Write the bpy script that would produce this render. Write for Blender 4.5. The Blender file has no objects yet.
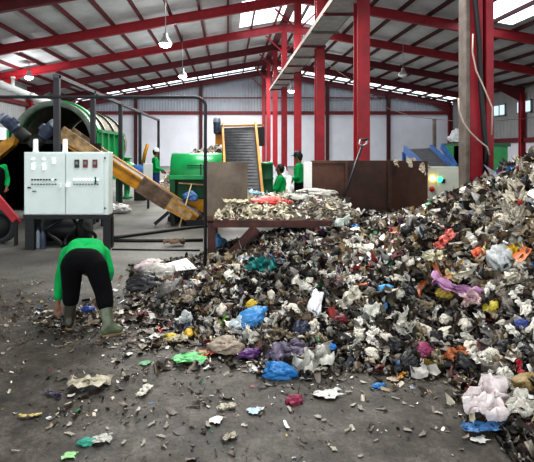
import bpy, bmesh, math, random
import numpy as np
from mathutils import Vector, Matrix, noise
R = math.radians
random.seed(7)
rng = np.random.default_rng(11)
scene = bpy.context.scene
COL = scene.collection
F, CX, CY, EYE = 480.0, 228.0, 150.0, 1.65      # lens in pixels, vanishing point, eye height


def at(px, py, y):
    return Vector(((px - CX) * y / F, y, EYE - (py - CY) * y / F))


def gnd(px, py):
    return at(px, py, EYE * F / (py - CY))


# ------------------------------------------------------------------ materials
def lin(c):
    return tuple((v / 12.92 if v <= .04045 else ((v + .055) / 1.055) ** 2.4) for v in (x / 255 for x in c))


MATS = {}


def mat(name, rgb, rough=.6, metal=0., var=.25, scale=6., rgb2=None, bump=0., emit=0., rnd=0., detail=6):
    if name in MATS:
        return MATS[name]
    m = bpy.data.materials.new(name)
    m.use_nodes = True
    nt = m.node_tree
    b = nt.nodes['Principled BSDF']
    b.inputs['Roughness'].default_value = rough
    b.inputs['Metallic'].default_value = metal
    if rough >= .8:
        b.inputs['Specular IOR Level'].default_value = .15
    c = lin(rgb)
    c2 = lin(rgb2) if rgb2 else tuple(v * (1 - var) for v in c)
    tc = nt.nodes.new('ShaderNodeTexCoord')
    nz = nt.nodes.new('ShaderNodeTexNoise')
    nz.inputs['Scale'].default_value = scale
    nz.inputs['Detail'].default_value = detail
    nz.inputs['Roughness'].default_value = .65
    nt.links.new(tc.outputs['Object'], nz.inputs['Vector'])
    rp = nt.nodes.new('ShaderNodeValToRGB')
    rp.color_ramp.elements[0].position = .35
    rp.color_ramp.elements[1].position = .65
    rp.color_ramp.elements[0].color = (*c2, 1)
    rp.color_ramp.elements[1].color = (*c, 1)
    nt.links.new(nz.outputs['Fac'], rp.inputs['Fac'])
    out = rp.outputs['Color']
    if rnd:
        oi = nt.nodes.new('ShaderNodeObjectInfo')
        mr = nt.nodes.new('ShaderNodeMapRange')
        mr.inputs['To Min'].default_value = 1 - rnd
        mr.inputs['To Max'].default_value = 1 + rnd * .4
        nt.links.new(oi.outputs['Random'], mr.inputs['Value'])
        hs = nt.nodes.new('ShaderNodeHueSaturation')
        nt.links.new(mr.outputs['Result'], hs.inputs['Value'])
        nt.links.new(out, hs.inputs['Color'])
        out = hs.outputs['Color']
    nt.links.new(out, b.inputs['Base Color'])
    if bump:
        bp = nt.nodes.new('ShaderNodeBump')
        bp.inputs['Strength'].default_value = bump
        bp.inputs['Distance'].default_value = .02
        nt.links.new(nz.outputs['Fac'], bp.inputs['Height'])
        nt.links.new(bp.outputs['Normal'], b.inputs['Normal'])
    if emit:
        b.inputs['Emission Color'].default_value = (*c, 1)
        b.inputs['Emission Strength'].default_value = emit
    MATS[name] = m
    return m


def attr_mat(name, rough=.6):
    m = bpy.data.materials.new(name)
    m.use_nodes = True
    nt = m.node_tree
    b = nt.nodes['Principled BSDF']
    b.inputs['Roughness'].default_value = rough
    a = nt.nodes.new('ShaderNodeAttribute')
    a.attribute_name = 'tint'
    tc = nt.nodes.new('ShaderNodeTexCoord')
    nz = nt.nodes.new('ShaderNodeTexNoise')
    nz.inputs['Scale'].default_value = 22.
    nz.inputs['Detail'].default_value = 5.
    nt.links.new(tc.outputs['Object'], nz.inputs['Vector'])
    mr = nt.nodes.new('ShaderNodeMapRange')
    mr.inputs['From Min'].default_value = .3
    mr.inputs['From Max'].default_value = .7
    mr.inputs['To Min'].default_value = .6
    mr.inputs['To Max'].default_value = 1.15
    nt.links.new(nz.outputs['Fac'], mr.inputs['Value'])
    mx = nt.nodes.new('ShaderNodeVectorMath')
    mx.operation = 'SCALE'
    nt.links.new(a.outputs['Color'], mx.inputs[0])
    nt.links.new(mr.outputs['Result'], mx.inputs['Scale'])
    nt.links.new(mx.outputs['Vector'], b.inputs['Base Color'])
    return m


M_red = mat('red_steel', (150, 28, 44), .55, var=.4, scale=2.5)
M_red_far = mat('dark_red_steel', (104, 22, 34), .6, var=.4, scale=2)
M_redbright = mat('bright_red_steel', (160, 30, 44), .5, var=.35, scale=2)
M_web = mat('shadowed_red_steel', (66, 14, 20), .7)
M_greysteel = mat('weathered_grey_steel', (112, 104, 96), .6, rgb2=(82, 70, 62), scale=5)
M_black = mat('black_steel', (22, 22, 26), .5)
M_dark = mat('dark_machine_steel', (24, 26, 24), .65, var=.5)
M_rail = mat('dark_rail_paint', (38, 38, 44), .5)
M_railtop = mat('grey_rail_paint', (74, 72, 74), .5)
M_green = mat('green_machine_paint', (30, 160, 92), .32, var=.25, scale=3)
M_greend = mat('deep_green_paint', (12, 88, 52), .45)
M_yellow = mat('yellow_machine_paint', (196, 142, 22), .5, rgb2=(140, 96, 22), scale=4)
M_tan = mat('tan_dust_and_glare', (186, 156, 112), .7, rgb2=(100, 82, 60), scale=6)
M_board = mat('dusty_grey_board', (120, 104, 90), .8, rgb2=(84, 66, 54), scale=6)
M_rim = mat('grey_green_rim', (128, 140, 128), .5, rgb2=(88, 104, 90))
M_blue = mat('blue_machine_paint', (60, 112, 176), .45, rgb2=(44, 84, 140))
M_motor = mat('blue_grey_motor_paint', (66, 80, 104), .45, rgb2=(40, 46, 60), scale=9)
M_motor_end = mat('pale_motor_metal', (140, 148, 158), .4, .3)
M_orange = mat('orange_bracket_paint', (190, 120, 30), .55)
M_belt = mat('grey_rubber_belt', (86, 88, 92), .7, rgb2=(64, 64, 68), scale=7)
M_cab = mat('pale_grey_cabinet_paint', (206, 216, 213), .42, var=.07, scale=3)
M_cabseam = mat('cabinet_seam_grey', (120, 130, 130), .5)
M_white = mat('white_paint', (226, 228, 226), .5, var=.08)
M_whitelight = mat('glowing_white_fitting', (245, 250, 250), .3, var=.02, emit=.5)
M_glasslamp = mat('lit_lamp_glass', (235, 245, 255), .3, var=.01, emit=22.)
M_lampgrey = mat('lamp_aluminium', (170, 172, 172), .35, .5)
M_meter = mat('dark_meter_glass', (48, 40, 46), .3)
M_meterred = mat('red_meter_face', (120, 34, 46), .35)
M_rust = mat('rusty_brown_plate', (92, 60, 44), .6, rgb2=(58, 36, 28), scale=2.4)
M_rustdk = mat('dark_rusty_plate', (70, 42, 30), .6, rgb2=(42, 26, 20), scale=3)
M_plate = mat('brown_grey_plate', (124, 112, 98), .4, rgb2=(84, 68, 56), scale=1.6)
M_frame = mat('red_brown_frame', (92, 52, 46), .6, rgb2=(58, 36, 32), scale=5)
M_skin = mat('skin', (128, 88, 66), .55, var=.1)
M_shirt = mat('green_shirt_cloth', (14, 158, 86), .8, var=.2, scale=9, bump=.3)
M_trouser = mat('black_trouser_cloth', (9, 9, 12), .85, var=.3, scale=12, bump=.3)
M_jeans = mat('blue_trouser_cloth', (40, 66, 120), .85)
M_boot = mat('grey_green_rubber', (112, 122, 98), .28, rgb2=(74, 78, 60), scale=10)
M_bootdk = mat('dark_muddy_rubber', (66, 66, 52), .35, rgb2=(44, 40, 34), scale=10)
M_sole = mat('pale_boot_sole', (140, 122, 92), .6)
M_hair = mat('black_hair', (16, 14, 14), .6)
M_cap = mat('white_cap_cloth', (220, 222, 220), .8)
M_eye = mat('dark_eye', (20, 16, 14), .3)
M_cable = mat('black_cable', (18, 18, 20), .5)
M_conduit = mat('pale_conduit', (190, 172, 160), .5)
M_wood = mat('pale_stick_wood', (176, 160, 122), .7)
M_tray = mat('galvanised_tray', (196, 198, 198), .5, rgb2=(160, 162, 162), scale=3)
M_clear = mat('clear_bottle_plastic', (176, 188, 196), .15, var=.1)
M_bluecap = mat('blue_cap_plastic', (40, 74, 150), .4)


# ------------------------------------------------------------------ mesh helpers
class MB:
    def __init__(s):
        s.bm = bmesh.new()

    def box(s, lo, hi, bev=0.):
        x0, y0, z0 = lo
        x1, y1, z1 = hi
        r = bmesh.ops.create_cube(s.bm, size=1.)
        vs = r['verts']
        for v in vs:
            v.co = Vector(((x0 + x1) / 2 + v.co.x * (x1 - x0), (y0 + y1) / 2 + v.co.y * (y1 - y0), (z0 + z1) / 2 + v.co.z * (z1 - z0)))
        if bev:
            es = list({e for v in vs for e in v.link_edges})
            bmesh.ops.bevel(s.bm, geom=es, offset=bev, segments=2, affect='EDGES', profile=.5)
        return s

    def bar(s, a, b, w, h=None, up=(0, 0, 1)):
        """rectangular bar from a to b; w sideways, h along up"""
        h = h or w
        a, b = Vector(a), Vector(b)
        d = (b - a).normalized()
        up = Vector(up)
        if abs(d.dot(up)) > .98:
            up = Vector((0, 1, 0))
        sx = d.cross(up).normalized()
        sz = sx.cross(d).normalized()
        vs = []
        for p in (a, b):
            for i, j in ((-1, -1), (1, -1), (1, 1), (-1, 1)):
                vs.append(s.bm.verts.new(p + sx * i * w / 2 + sz * j * h / 2))
        for f in ((0, 1, 2, 3), (7, 6, 5, 4), (0, 4, 5, 1), (1, 5, 6, 2), (2, 6, 7, 3), (3, 7, 4, 0)):
            s.bm.faces.new([vs[k] for k in f])
        return s

    def tube(s, pts, r, seg=10, cap=True):
        pts = [Vector(p) for p in pts]
        rs = r if isinstance(r, (list, tuple)) else [r] * len(pts)
        rings = []
        prev = None
        for k, p in enumerate(pts):
            d = (pts[min(k + 1, len(pts) - 1)] - pts[max(k - 1, 0)])
            d = d.normalized() if d.length > 1e-9 else Vector((0, 0, 1))
            if prev is None:
                ref = Vector((0, 0, 1)) if abs(d.z) < .9 else Vector((1, 0, 0))
            else:
                ref = prev
            u = (ref - d * ref.dot(d)).normalized()
            prev = u
            w = d.cross(u)
            rings.append([s.bm.verts.new(p + (u * math.cos(t) + w * math.sin(t)) * rs[k]) for t in (2 * math.pi * i / seg for i in range(seg))])
        for a, b in zip(rings, rings[1:]):
            for i in range(seg):
                f = s.bm.faces.new((a[i], a[(i + 1) % seg], b[(i + 1) % seg], b[i]))
                f.smooth = True
        if cap:
            s.bm.faces.new(rings[0][::-1])
            s.bm.faces.new(rings[-1])
        return s

    def lathe(s, prof, c=(0, 0, 0), axis=(0, 0, 1), seg=24):
        """prof: list of (radius, distance along the axis)"""
        q = Vector((0, 0, 1)).rotation_difference(Vector(axis).normalized())
        c = Vector(c)
        rings = []
        for r, h in prof:
            rings.append([s.bm.verts.new(c + q @ Vector((max(r, 1e-4) * math.cos(2 * math.pi * i / seg), max(r, 1e-4) * math.sin(2 * math.pi * i / seg), h))) for i in range(seg)])
        for a, b in zip(rings, rings[1:]):
            for i in range(seg):
                f = s.bm.faces.new((a[i], a[(i + 1) % seg], b[(i + 1) % seg], b[i]))
                f.smooth = True
        return s

    def poly(s, pts, thick, n):
        """a plate: polygon pts extruded by thick along n"""
        n = Vector(n).normalized() * thick
        a = [s.bm.verts.new(Vector(p)) for p in pts]
        b = [s.bm.verts.new(Vector(p) + n) for p in pts]
        s.bm.faces.new(a)
        s.bm.faces.new(b[::-1])
        k = len(pts)
        for i in range(k):
            s.bm.faces.new((a[i], b[i], b[(i + 1) % k], a[(i + 1) % k]))
        return s

    def build(s, name, material, parent=None, world=True):
        bm = s.bm
        bmesh.ops.recalc_face_normals(bm, faces=bm.faces)
        if parent is not None and world:
            off = Vector(parent.location)
            p = parent.parent
            while p is not None:
                off += Vector(p.location)
                p = p.parent
            for v in bm.verts:
                v.co -= off
        me = bpy.data.meshes.new(name)
        bm.to_mesh(me)
        bm.free()
        me.materials.append(material)
        o = bpy.data.objects.new(name, me)
        COL.objects.link(o)
        if parent is not None:
            o.parent = parent
        return o


def tag(o, label=None, cat=None, group=None, kind=None):
    if label:
        o['label'] = label
    if cat:
        o['category'] = cat
    if group:
        o['group'] = group
    if kind:
        o['kind'] = kind
    return o


def thing(name, label, cat, loc=(0, 0, 0), group=None):
    o = bpy.data.objects.new(name, None)
    o.empty_display_size = .1
    COL.objects.link(o)
    o.location = loc
    return tag(o, label, cat, group)


def struct(name, mb, m, parent=None, label=None):
    o = mb.build(name, m, parent)
    o['kind'] = 'structure'
    if label:
        o['label'] = label
    return o


def copy_tree(o, parent=None):
    c = o.copy()
    COL.objects.link(c)
    if parent is not None:
        c.parent = parent
    for ch in list(o.children):
        copy_tree(ch, c)
    return c


def smooth(o):
    for p in o.data.polygons:
        p.use_smooth = True
    return o


# ================================================================== THE BUILDING
S = 6.0
FR = [(k + .18) * S for k in range(1, 9)]        # frame positions along the hall
XR, HR, SL = 3.64, 10.0, .175                    # ridge line, ridge height, roof slope
XL, XRT = -15.5, 22.9                            # side walls
YB = FR[-1] + .15                                # back wall
Y0 = -3.0


def roofz(x):
    return HR - SL * abs(x - XR)


# floor
def floor_material():
    m = bpy.data.materials.new('concrete_floor')
    m.use_nodes = True
    nt = m.node_tree
    b = nt.nodes['Principled BSDF']
    tc = nt.nodes.new('ShaderNodeTexCoord')

    def nz(scale, detail, ro=.6):
        n = nt.nodes.new('ShaderNodeTexNoise')
        n.inputs['Scale'].default_value = scale
        n.inputs['Detail'].default_value = detail
        n.inputs['Roughness'].default_value = ro
        nt.links.new(tc.outputs['Object'], n.inputs['Vector'])
        return n.outputs['Fac']

    def ramp(v, stops):
        r = nt.nodes.new('ShaderNodeValToRGB')
        e = r.color_ramp.elements
        e[0].position, e[0].color = stops[0][0], (*stops[0][1], 1)
        e[1].position, e[1].color = stops[-1][0], (*stops[-1][1], 1)
        for p, c in stops[1:-1]:
            q = e.new(p)
            q.color = (*c, 1)
        nt.links.new(v, r.inputs['Fac'])
        return r.outputs['Color']

    def mix(f, a, c, t='MIX'):
        x = nt.nodes.new('ShaderNodeMix')
        x.data_type = 'RGBA'
        x.blend_type = t
        if isinstance(f, float):
            x.inputs['Factor'].default_value = f
        else:
            nt.links.new(f, x.inputs['Factor'])
        nt.links.new(a, x.inputs['A'])
        nt.links.new(c, x.inputs['B'])
        return x.outputs['Result']
    base = ramp(nz(1.3, 8), [(.3, lin((92, 91, 87))), (.7, lin((124, 123, 118)))])
    soil = ramp(nz(3.1, 10, .75), [(.36, lin((24, 20, 15))), (.48, lin((62, 57, 49))), (.66, lin((104, 100, 92)))])
    # the soiled zone: the near working floor, out to about 6 m
    sx = nt.nodes.new('ShaderNodeSeparateXYZ')
    nt.links.new(tc.outputs['Object'], sx.inputs[0])
    mr = nt.nodes.new('ShaderNodeMapRange')
    mr.inputs['From Min'].default_value = 7.3
    mr.inputs['From Max'].default_value = 5.0
    nt.links.new(sx.outputs['Y'], mr.inputs['Value'])
    big = nz(.8, 4)
    ad = nt.nodes.new('ShaderNodeMath')
    ad.operation = 'MULTIPLY_ADD'
    nt.links.new(big, ad.inputs[0])
    ad.inputs[1].default_value = 1.6
    ad.inputs[2].default_value = -.8
    a2 = nt.nodes.new('ShaderNodeMath')
    a2.operation = 'ADD'
    a2.use_clamp = True
    nt.links.new(mr.outputs['Result'], a2.inputs[0])
    nt.links.new(ad.outputs[0], a2.inputs[1])
    c = mix(a2.outputs[0], base, soil)
    vd = nt.nodes.new('ShaderNodeVectorMath')
    vd.operation = 'DISTANCE'
    nt.links.new(tc.outputs['Object'], vd.inputs[0])
    vd.inputs[1].default_value = (-1.45, 4.55, 0)
    md = nt.nodes.new('ShaderNodeMapRange')
    md.inputs['From Min'].default_value = 1.3
    md.inputs['From Max'].default_value = .2
    md.inputs['To Max'].default_value = .75
    nt.links.new(vd.outputs['Value'], md.inputs['Value'])
    mud = ramp(nz(9., 8, .7), [(.35, lin((22, 18, 14))), (.65, lin((64, 56, 46)))])
    c = mix(md.outputs['Result'], c, mud)
    fine = ramp(nz(38., 4, .8), [(.38, (.3, .29, .27)), (.58, (1, 1, 1))])
    c = mix(.75, c, fine, 'MULTIPLY')
    nt.links.new(c, b.inputs['Base Color'])
    rr = nt.nodes.new('ShaderNodeMapRange')
    rr.inputs['To Min'].default_value = .35
    rr.inputs['To Max'].default_value = .8
    nt.links.new(big, rr.inputs['Value'])
    nt.links.new(rr.outputs['Result'], b.inputs['Roughness'])
    bp = nt.nodes.new('ShaderNodeBump')
    bp.inputs['Strength'].default_value = .5
    bp.inputs['Distance'].default_value = .015
    nt.links.new(nz(16., 8, .75), bp.inputs['Height'])
    nt.links.new(bp.outputs['Normal'], b.inputs['Normal'])
    return m


mb = MB()
mb.box((XL - 1, Y0 - 8, -.3), (XRT + 1, YB + 1, 0))
struct('floor', mb, floor_material())

M_wall = mat('white_plaster_wall', (206, 210, 218), .8, var=.1, scale=.6)
M_clad = mat('grey_cladding_sheet', (150, 156, 164), .6, var=.12, scale=.8)
M_cladside = mat('side_cladding_sheet', (150, 152, 154), .6, var=.15, scale=.8)
M_roof = mat('grey_roof_sheet', (212, 218, 220), .6, rgb2=(178, 184, 186), scale=.5)
M_sky = mat('daylight_roof_sheet', (240, 246, 255), .5, var=.02, emit=2.6)


def corr(mb, p0, p1, z0, z1f, pitch=.3, amp=.04, nrm=(0, -1, 0)):
    p0, p1, n = Vector(p0), Vector(p1), Vector(nrm)
    L = (p1 - p0).length
    k = int(L / pitch) * 2
    prev = None
    for i in range(k + 1):
        t = i / k
        p = p0.lerp(p1, t) + n * (amp if i % 2 else 0)
        a = mb.bm.verts.new((p.x, p.y, z0))
        b = mb.bm.verts.new((p.x, p.y, z1f(p)))
        if prev:
            mb.bm.faces.new((prev[0], a, b, prev[1]))
        prev = (a, b)


ZG = EYE + 37 * YB / F                              # girt level on the back wall
wb = struct('wall_back', MB().box((XL, YB, 0), (XRT, YB + .2, ZG)), M_wall)
mb = MB()
corr(mb, (XL, YB + .1, 0), (XRT, YB + .1, 0), ZG, lambda p: roofz(p.x) - .05)
struct('cladding', mb, M_clad, wb)
mb = MB()
for z, h in ((ZG, .34), (ZG + 1.55, .1)):
    mb.box((XL, YB - .16, z - h / 2), (XRT, YB - .05, z + h / 2))
struct('trim_1', mb, M_red_far)
for i, px in enumerate((32, 76, 136, 201, 327, 388, 450)):
    x = at(px, 100, YB).x
    mb = MB().box((x - .16, YB - .3, 0), (x + .16, YB - .02, roofz(x) - .4))
    struct('wall_column', mb, M_web)

wl = struct('wall_left', MB().box((XL - .2, 14, 0), (XL, YB, 3.2)), M_wall)
mb = MB()
corr(mb, (XL - .1, 14, 0), (XL - .1, YB, 0), 3.2, lambda p: roofz(XL), nrm=(1, 0, 0))
struct('cladding', mb, M_cladside, wl)
wr = struct('wall_right', MB().box((XRT, 14, 0), (XRT + .2, YB, 2.3)), M_wall)
mb = MB()
corr(mb, (XRT + .12, 14, 0), (XRT + .12, YB, 0), 2.3, lambda p: roofz(XRT), pitch=.5, amp=.03, nrm=(-1, 0, 0))
struct('cladding', mb, M_cladside, wr)
struct('trim_2', MB().box((XRT - .2, 14, 2.25), (XRT - .02, YB, 2.6)), M_red_far)
struct('trim_3', MB().box((XL + .02, 14, 5.0), (XL + .2, YB, 5.3)), M_red_far)

M_pane = mat('daylit_window_pane', (190, 215, 225), .2, var=.05, emit=.9)
for i, (ya, yb) in enumerate(((39.6, 41.4), (36.2, 38.1))):
    w = struct('window_%d' % (i + 1), MB().box((XRT - .05, ya, 4.5), (XRT + .06, ya + .09, 5.5)).box((XRT - .05, yb - .09, 4.5), (XRT + .06, yb, 5.5))
               .box((XRT - .05, ya, 4.5), (XRT + .06, yb, 4.59)).box((XRT - .05, ya, 5.41), (XRT + .06, yb, 5.5))
               .box((XRT - .05, (ya + yb) / 2 - .04, 4.5), (XRT + .06, (ya + yb) / 2 + .04, 5.5)), M_cladside)
    struct('pane', MB().box((XRT + .0, ya + .05, 4.55), (XRT + .03, yb - .05, 5.45)), M_pane, w)

# roof sheets, with openings covered by translucent sheets
ce = bpy.data.objects.new('ceiling', None)
COL.objects.link(ce)
ce['kind'] = 'structure'
SKY = [(XR - 2.9, XR, FR[3] + .3, FR[4] - .3), (XR, XR + 2.9, FR[3] + .3, FR[4] - .3), (12.0, 14.6, FR[2] + .3, FR[3] - .4),
       (XL + .3, XR - 1, YB - 2.3, YB - 1.0), (XR + 1, XRT - .5, YB - 2.3, YB - 1.0)]


def roof_quad(mb, x0, x1, y0, y1, dz=0.):
    vs = [mb.bm.verts.new((x, y, roofz(x) + dz)) for x, y in ((x0, y0), (x1, y0), (x1, y1), (x0, y1))]
    mb.bm.faces.new(vs)


xs = sorted({XL - .3, XR, XRT + .3, *[s[0] for s in SKY], *[s[1] for s in SKY]})
ys = sorted({Y0, YB + .2, *[s[2] for s in SKY], *[s[3] for s in SKY]})
mb = MB()
for xa, xb in zip(xs, xs[1:]):
    for ya, yb in zip(ys, ys[1:]):
        xm, ym = (xa + xb) / 2, (ya + yb) / 2
        if any(s[0] < xm < s[1] and s[2] < ym < s[3] for s in SKY):
            continue
        roof_quad(mb, xa, xb, ya, yb)
struct('roof_sheet', mb, M_roof, ce)
for s in SKY:
    mb = MB()
    roof_quad(mb, *s, dz=.02)
    struct('skylight_sheet', mb, M_sky, ce)
struct('ridge_vent', MB().box((XR - .25, Y0, HR - .12), (XR + .25, YB, HR - .04)), M_red_far, ce)

# rafters, one pair of sloping beams per frame
for k, y in enumerate(FR):
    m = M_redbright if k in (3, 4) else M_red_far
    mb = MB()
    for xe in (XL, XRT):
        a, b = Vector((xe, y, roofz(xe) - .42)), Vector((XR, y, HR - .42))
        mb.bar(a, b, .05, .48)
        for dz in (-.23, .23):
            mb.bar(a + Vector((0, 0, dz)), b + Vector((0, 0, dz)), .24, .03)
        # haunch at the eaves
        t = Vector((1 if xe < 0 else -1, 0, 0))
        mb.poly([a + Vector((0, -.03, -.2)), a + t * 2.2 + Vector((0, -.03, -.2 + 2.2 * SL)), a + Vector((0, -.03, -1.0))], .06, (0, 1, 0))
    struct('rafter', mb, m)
# purlins
n = 0
x = XL + .5
while x < XRT:
    if abs(x - XR) > .35:
        z = roofz(x) - .1
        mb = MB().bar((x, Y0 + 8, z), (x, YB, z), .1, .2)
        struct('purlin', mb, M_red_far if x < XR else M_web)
    x += 1.5
# eaves columns
for y in FR:
    for xe in (XL + .2, XRT - .2):
        mb = MB().box((xe - .18, y - .03, 0), (xe + .18, y + .03, roofz(xe) - .6)).box((xe - .18, y - .16, 0), (xe - .14, y + .16, roofz(xe) - .6)).box((xe + .14, y - .16, 0), (xe + .18, y + .16, roofz(xe) - .6))
        struct('eaves_column', mb, M_redbright)
# the row of ridge columns
for k, y in enumerate(FR):
    if k == 0:
        continue
    mb = MB()
    w = .17
    mb.box((XR - w, y - .2, 0), (XR + w, y - .17, HR - .7)).box((XR - w, y + .17, 0), (XR + w, y + .2, HR - .7)).box((XR - .02, y - .17, 0), (XR + .02, y + .17, HR - .7))
    mb.box((XR - .3, y - .3, 0), (XR + .3, y + .3, .03))
    for sx in (-1, 1):
        mb.bar((XR + sx * .1, y, HR - 2.0), (XR + sx * 1.2, y, HR - .95), .08)
    struct('ridge_column', mb, M_redbright)
# nearest column: grey left flange, red web and right flange
y = FR[0]
x0, x1 = at(459, 100, y + .1).x, at(494, 100, y - .12).x
nc = bpy.data.objects.new('ridge_column', None)
COL.objects.link(nc)
nc['kind'] = 'structure'
struct('flange', MB().box((x0, y - .12, 0), (x0 + .055, y + .12, HR - .7), .008), M_greysteel, nc)
struct('web', MB().box((x0 + .055, y - .1, 0), (x0 + .25, y + .06, HR - .7)), M_red, nc)
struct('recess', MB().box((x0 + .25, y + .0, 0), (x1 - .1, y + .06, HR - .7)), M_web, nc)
struct('flange', MB().box((x1 - .11, y - .12, 0), (x1, y + .12, HR - .7), .008), M_red, nc)

# ================================================================== OVERHEAD THINGS
t = thing('cable_tray', 'long grey overhead cable tray running along the red columns', 'cable tray', (3.3, 12, 5.7))
mb = MB().box((2.85, 11, 5.7), (3.7, 33, 5.73))
mb.build('tray_base', M_tray, t)
for x in (2.85, 3.7):
    MB().box((x - .015, 11, 5.7), (x + .015, 33, 5.86)).build('side_rail', M_greysteel, t)
for k in range(10):
    yy = 12 + k * 2.2
    MB().bar((2.8, yy, 5.66), (3.8, yy, 5.66), .07).build('bracket', M_red_far if k % 2 else M_greysteel, t)

LAMPS = [(165.5, 44, 20., 1, 'lit bell-shaped hanging lamp, largest of the roof lamps'),
         (182.5, 76, 30., 1, 'lit hanging lamp directly below and beyond the largest roof lamp'),
         (29, 77, 30., 1, 'lit hanging lamp above the big drum machine at the left'),
         (403, 75, 30., 0, 'unlit bell-shaped hanging lamp between the two nearest red columns'),
         (291.5, 91, 38., 1, 'small lit lamp hanging among the far red columns')]
for px, py, y, lit, label in LAMPS:
    p = at(px, py, y)
    zt = roofz(p.x) - .02
    t = thing('hanging_lamp', label, 'lamp', p)
    MB().tube([(p.x, y, zt), (p.x, y, p.z + .42)], .018, 6).build('rod', M_lampgrey, t)
    MB().lathe([(0, .46), (.09, .44), (.1, .3), (.12, .26)], p, seg=16).build('lamp_cap', M_lampgrey, t)
    MB().lathe([(.11, .28), (.17, .2), (.24, .1), (.27, 0)], p, seg=20).build('lamp_shade', M_lampgrey, t)
    MB().lathe([(.26, .0), (.25, -.05), (.18, -.12), (.08, -.16), (0, -.17)], p, seg=16).build('bulb', M_glasslamp if lit else M_white, t)

for px, py, y, lit, label in LAMPS:
    if lit:
        d = bpy.data.lights.new('lamp_light', 'POINT')
        d.energy = 260
        d.shadow_soft_size = .25
        o = bpy.data.objects.new('lamp_light', d)
        COL.objects.link(o)
        o.location = at(px, py, y) - Vector((0, 0, .5))

# cables hanging on the nearest column
y = FR[0] - .17
tag(MB().tube([at(474, -60, y), at(475, 0, y), at(479, 40, y), at(481, 90, y), at(484, 130, y), at(487, 152, y), at(485, 172, y)], .035, 8).build('power_cable', M_cable),
    'thick black cable bundle running down the nearest red column', 'cable')
tag(smooth(MB().tube([at(473, 34, y - .05), at(472.5, 52, y - .05), at(476, 70, y - .05), at(484, 88, y - .05), at(490, 102, y - .05), at(492.5, 108, y - .05), at(491.5, 135, y - .05)], .012, 8).build('conduit', M_conduit)),
    'pale curved conduit at the upper right side of the nearest column', 'cable')
tag(smooth(MB().tube([at(458.5, 98, y - .05), at(459, 110, y - .05), at(463, 122, y - .05), at(470, 132, y - .05), at(478, 140, y - .05), at(487, 147, y - .05), at(489.5, 155, y - .05)], .013, 8).build('conduit', M_conduit)),
    'pale looping conduit crossing the lower front of the nearest column', 'cable')
pts = [at(*q) for q in ((318, 58, 19), (345, 76, 20.5), (369, 93, 22), (389, 109, 24), (415, 117, 26), (454, 121, 29), (495, 121, 32), (540, 117, 35))]
tag(MB().tube(pts, .018, 6).build('sagging_wire', M_conduit), 'thin pale wire sagging across the hall toward the windowed wall', 'wire')

# ================================================================== MACHINERY AT THE LEFT
# --- control cabinet
yc = 7.9
A, B = at(24, 152, yc), at(108.5, 215, yc)
t = thing('control_cabinet', 'pale grey two-door electrical control cabinet on black legs', 'cabinet', ((A.x + B.x) / 2, yc + .2, 0))
z0, z1 = B.z, A.z
MB().box((A.x, yc, z0), (B.x, yc + .3, z1), .008).build('body', M_cab, t)
xm = at(66, 0, yc).x
D1 = MB().box((A.x + .015, yc - .025, z0 + .02), (xm - .006, yc - .003, z1 - .02), .004).build('door', M_cab, t)
D2 = MB().box((xm + .006, yc - .025, z0 + .02), (B.x - .07, yc - .003, z1 - .02), .004).build('door', M_cab, t)


def on_cab(px, py, w, h, name, m, par, d=.02):
    p = at(px, py, yc)
    return MB().box((p.x - w / 2, yc - .025 - d, p.z - h / 2), (p.x + w / 2, yc - .024, p.z + h / 2), .003).build(name, m, par)


for px, py in ((34, 159), (44.5, 159), (54.5, 159), (34, 164.5), (44.5, 164.5), (54.5, 162), (34, 168), (45, 168.5)):
    on_cab(px, py, .05, .045 if py > 160 else .03, 'indicator_lamp', M_whitelight, D1)
for px, m in ((77.5, M_meter), (86, M_meterred), (95.5, M_meterred)):
    o = on_cab(px, 163.5, .075, .13, 'panel_meter', m, D2)
    on_cab(px, 163, .05, .05, 'meter_window', M_cabseam, o, .025)
for k in range(9):
    on_cab(33 + k * 2.9, 179.5, .028, .022, 'selector_switch', M_whitelight if k == 7 else M_meter, D1)
    on_cab(33 + k * 2.9, 184, .028, .02, 'selector_switch', M_cabseam, D1)
for k in range(9):
    on_cab(75 + k * 2.9, 179.5, .03, .026, 'selector_switch', M_whitelight, D2)
    on_cab(75 + k * 2.9, 184, .028, .02, 'selector_switch', M_cabseam, D2)
on_cab(96, 180.5, .02, .12, 'selector_handle', M_greend, D2, .03)
on_cab(61.5, 185.5, .03, .07, 'handle', M_white, D1, .04)
on_cab(68.5, 185, .05, .06, 'handle', M_whitelight, D2, .04)  # this handle is given a glow of its own, though no lamp
on_cab(30, 187.5, .05, .025, 'keyhole', M_meter, D1)
on_cab(35, 191, .06, .02, 'name_plate', M_cabseam, D1)
for py in (158, 208):
    on_cab(105.5, py, .02, .03, 'hinge', M_meter, t, .02)
MB().box((A.x - .01, yc - .01, z0 - .07), (B.x + .01, yc + .31, z0), .004).build('stand_frame', M_black, t)
for px0, px1 in ((25, 34), (103, 109.5)):
    xa, xb = at(px0, 0, yc).x, at(px1, 0, yc).x
    for ya in (yc, yc + .21):
        MB().box((xa, ya, 0), (xb, ya + .09, z0 - .07)).build('leg', M_black, t)
for px in (32, 62):
    p = at(px, 152, yc)
    MB().lathe([(0, .22), (.035, .215), (.042, .18), (.042, .03), (.05, .02), (.05, 0), (0, 0)], (p.x, yc + .15, z1), seg=14).build('vent_cap', M_white, t)
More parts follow.
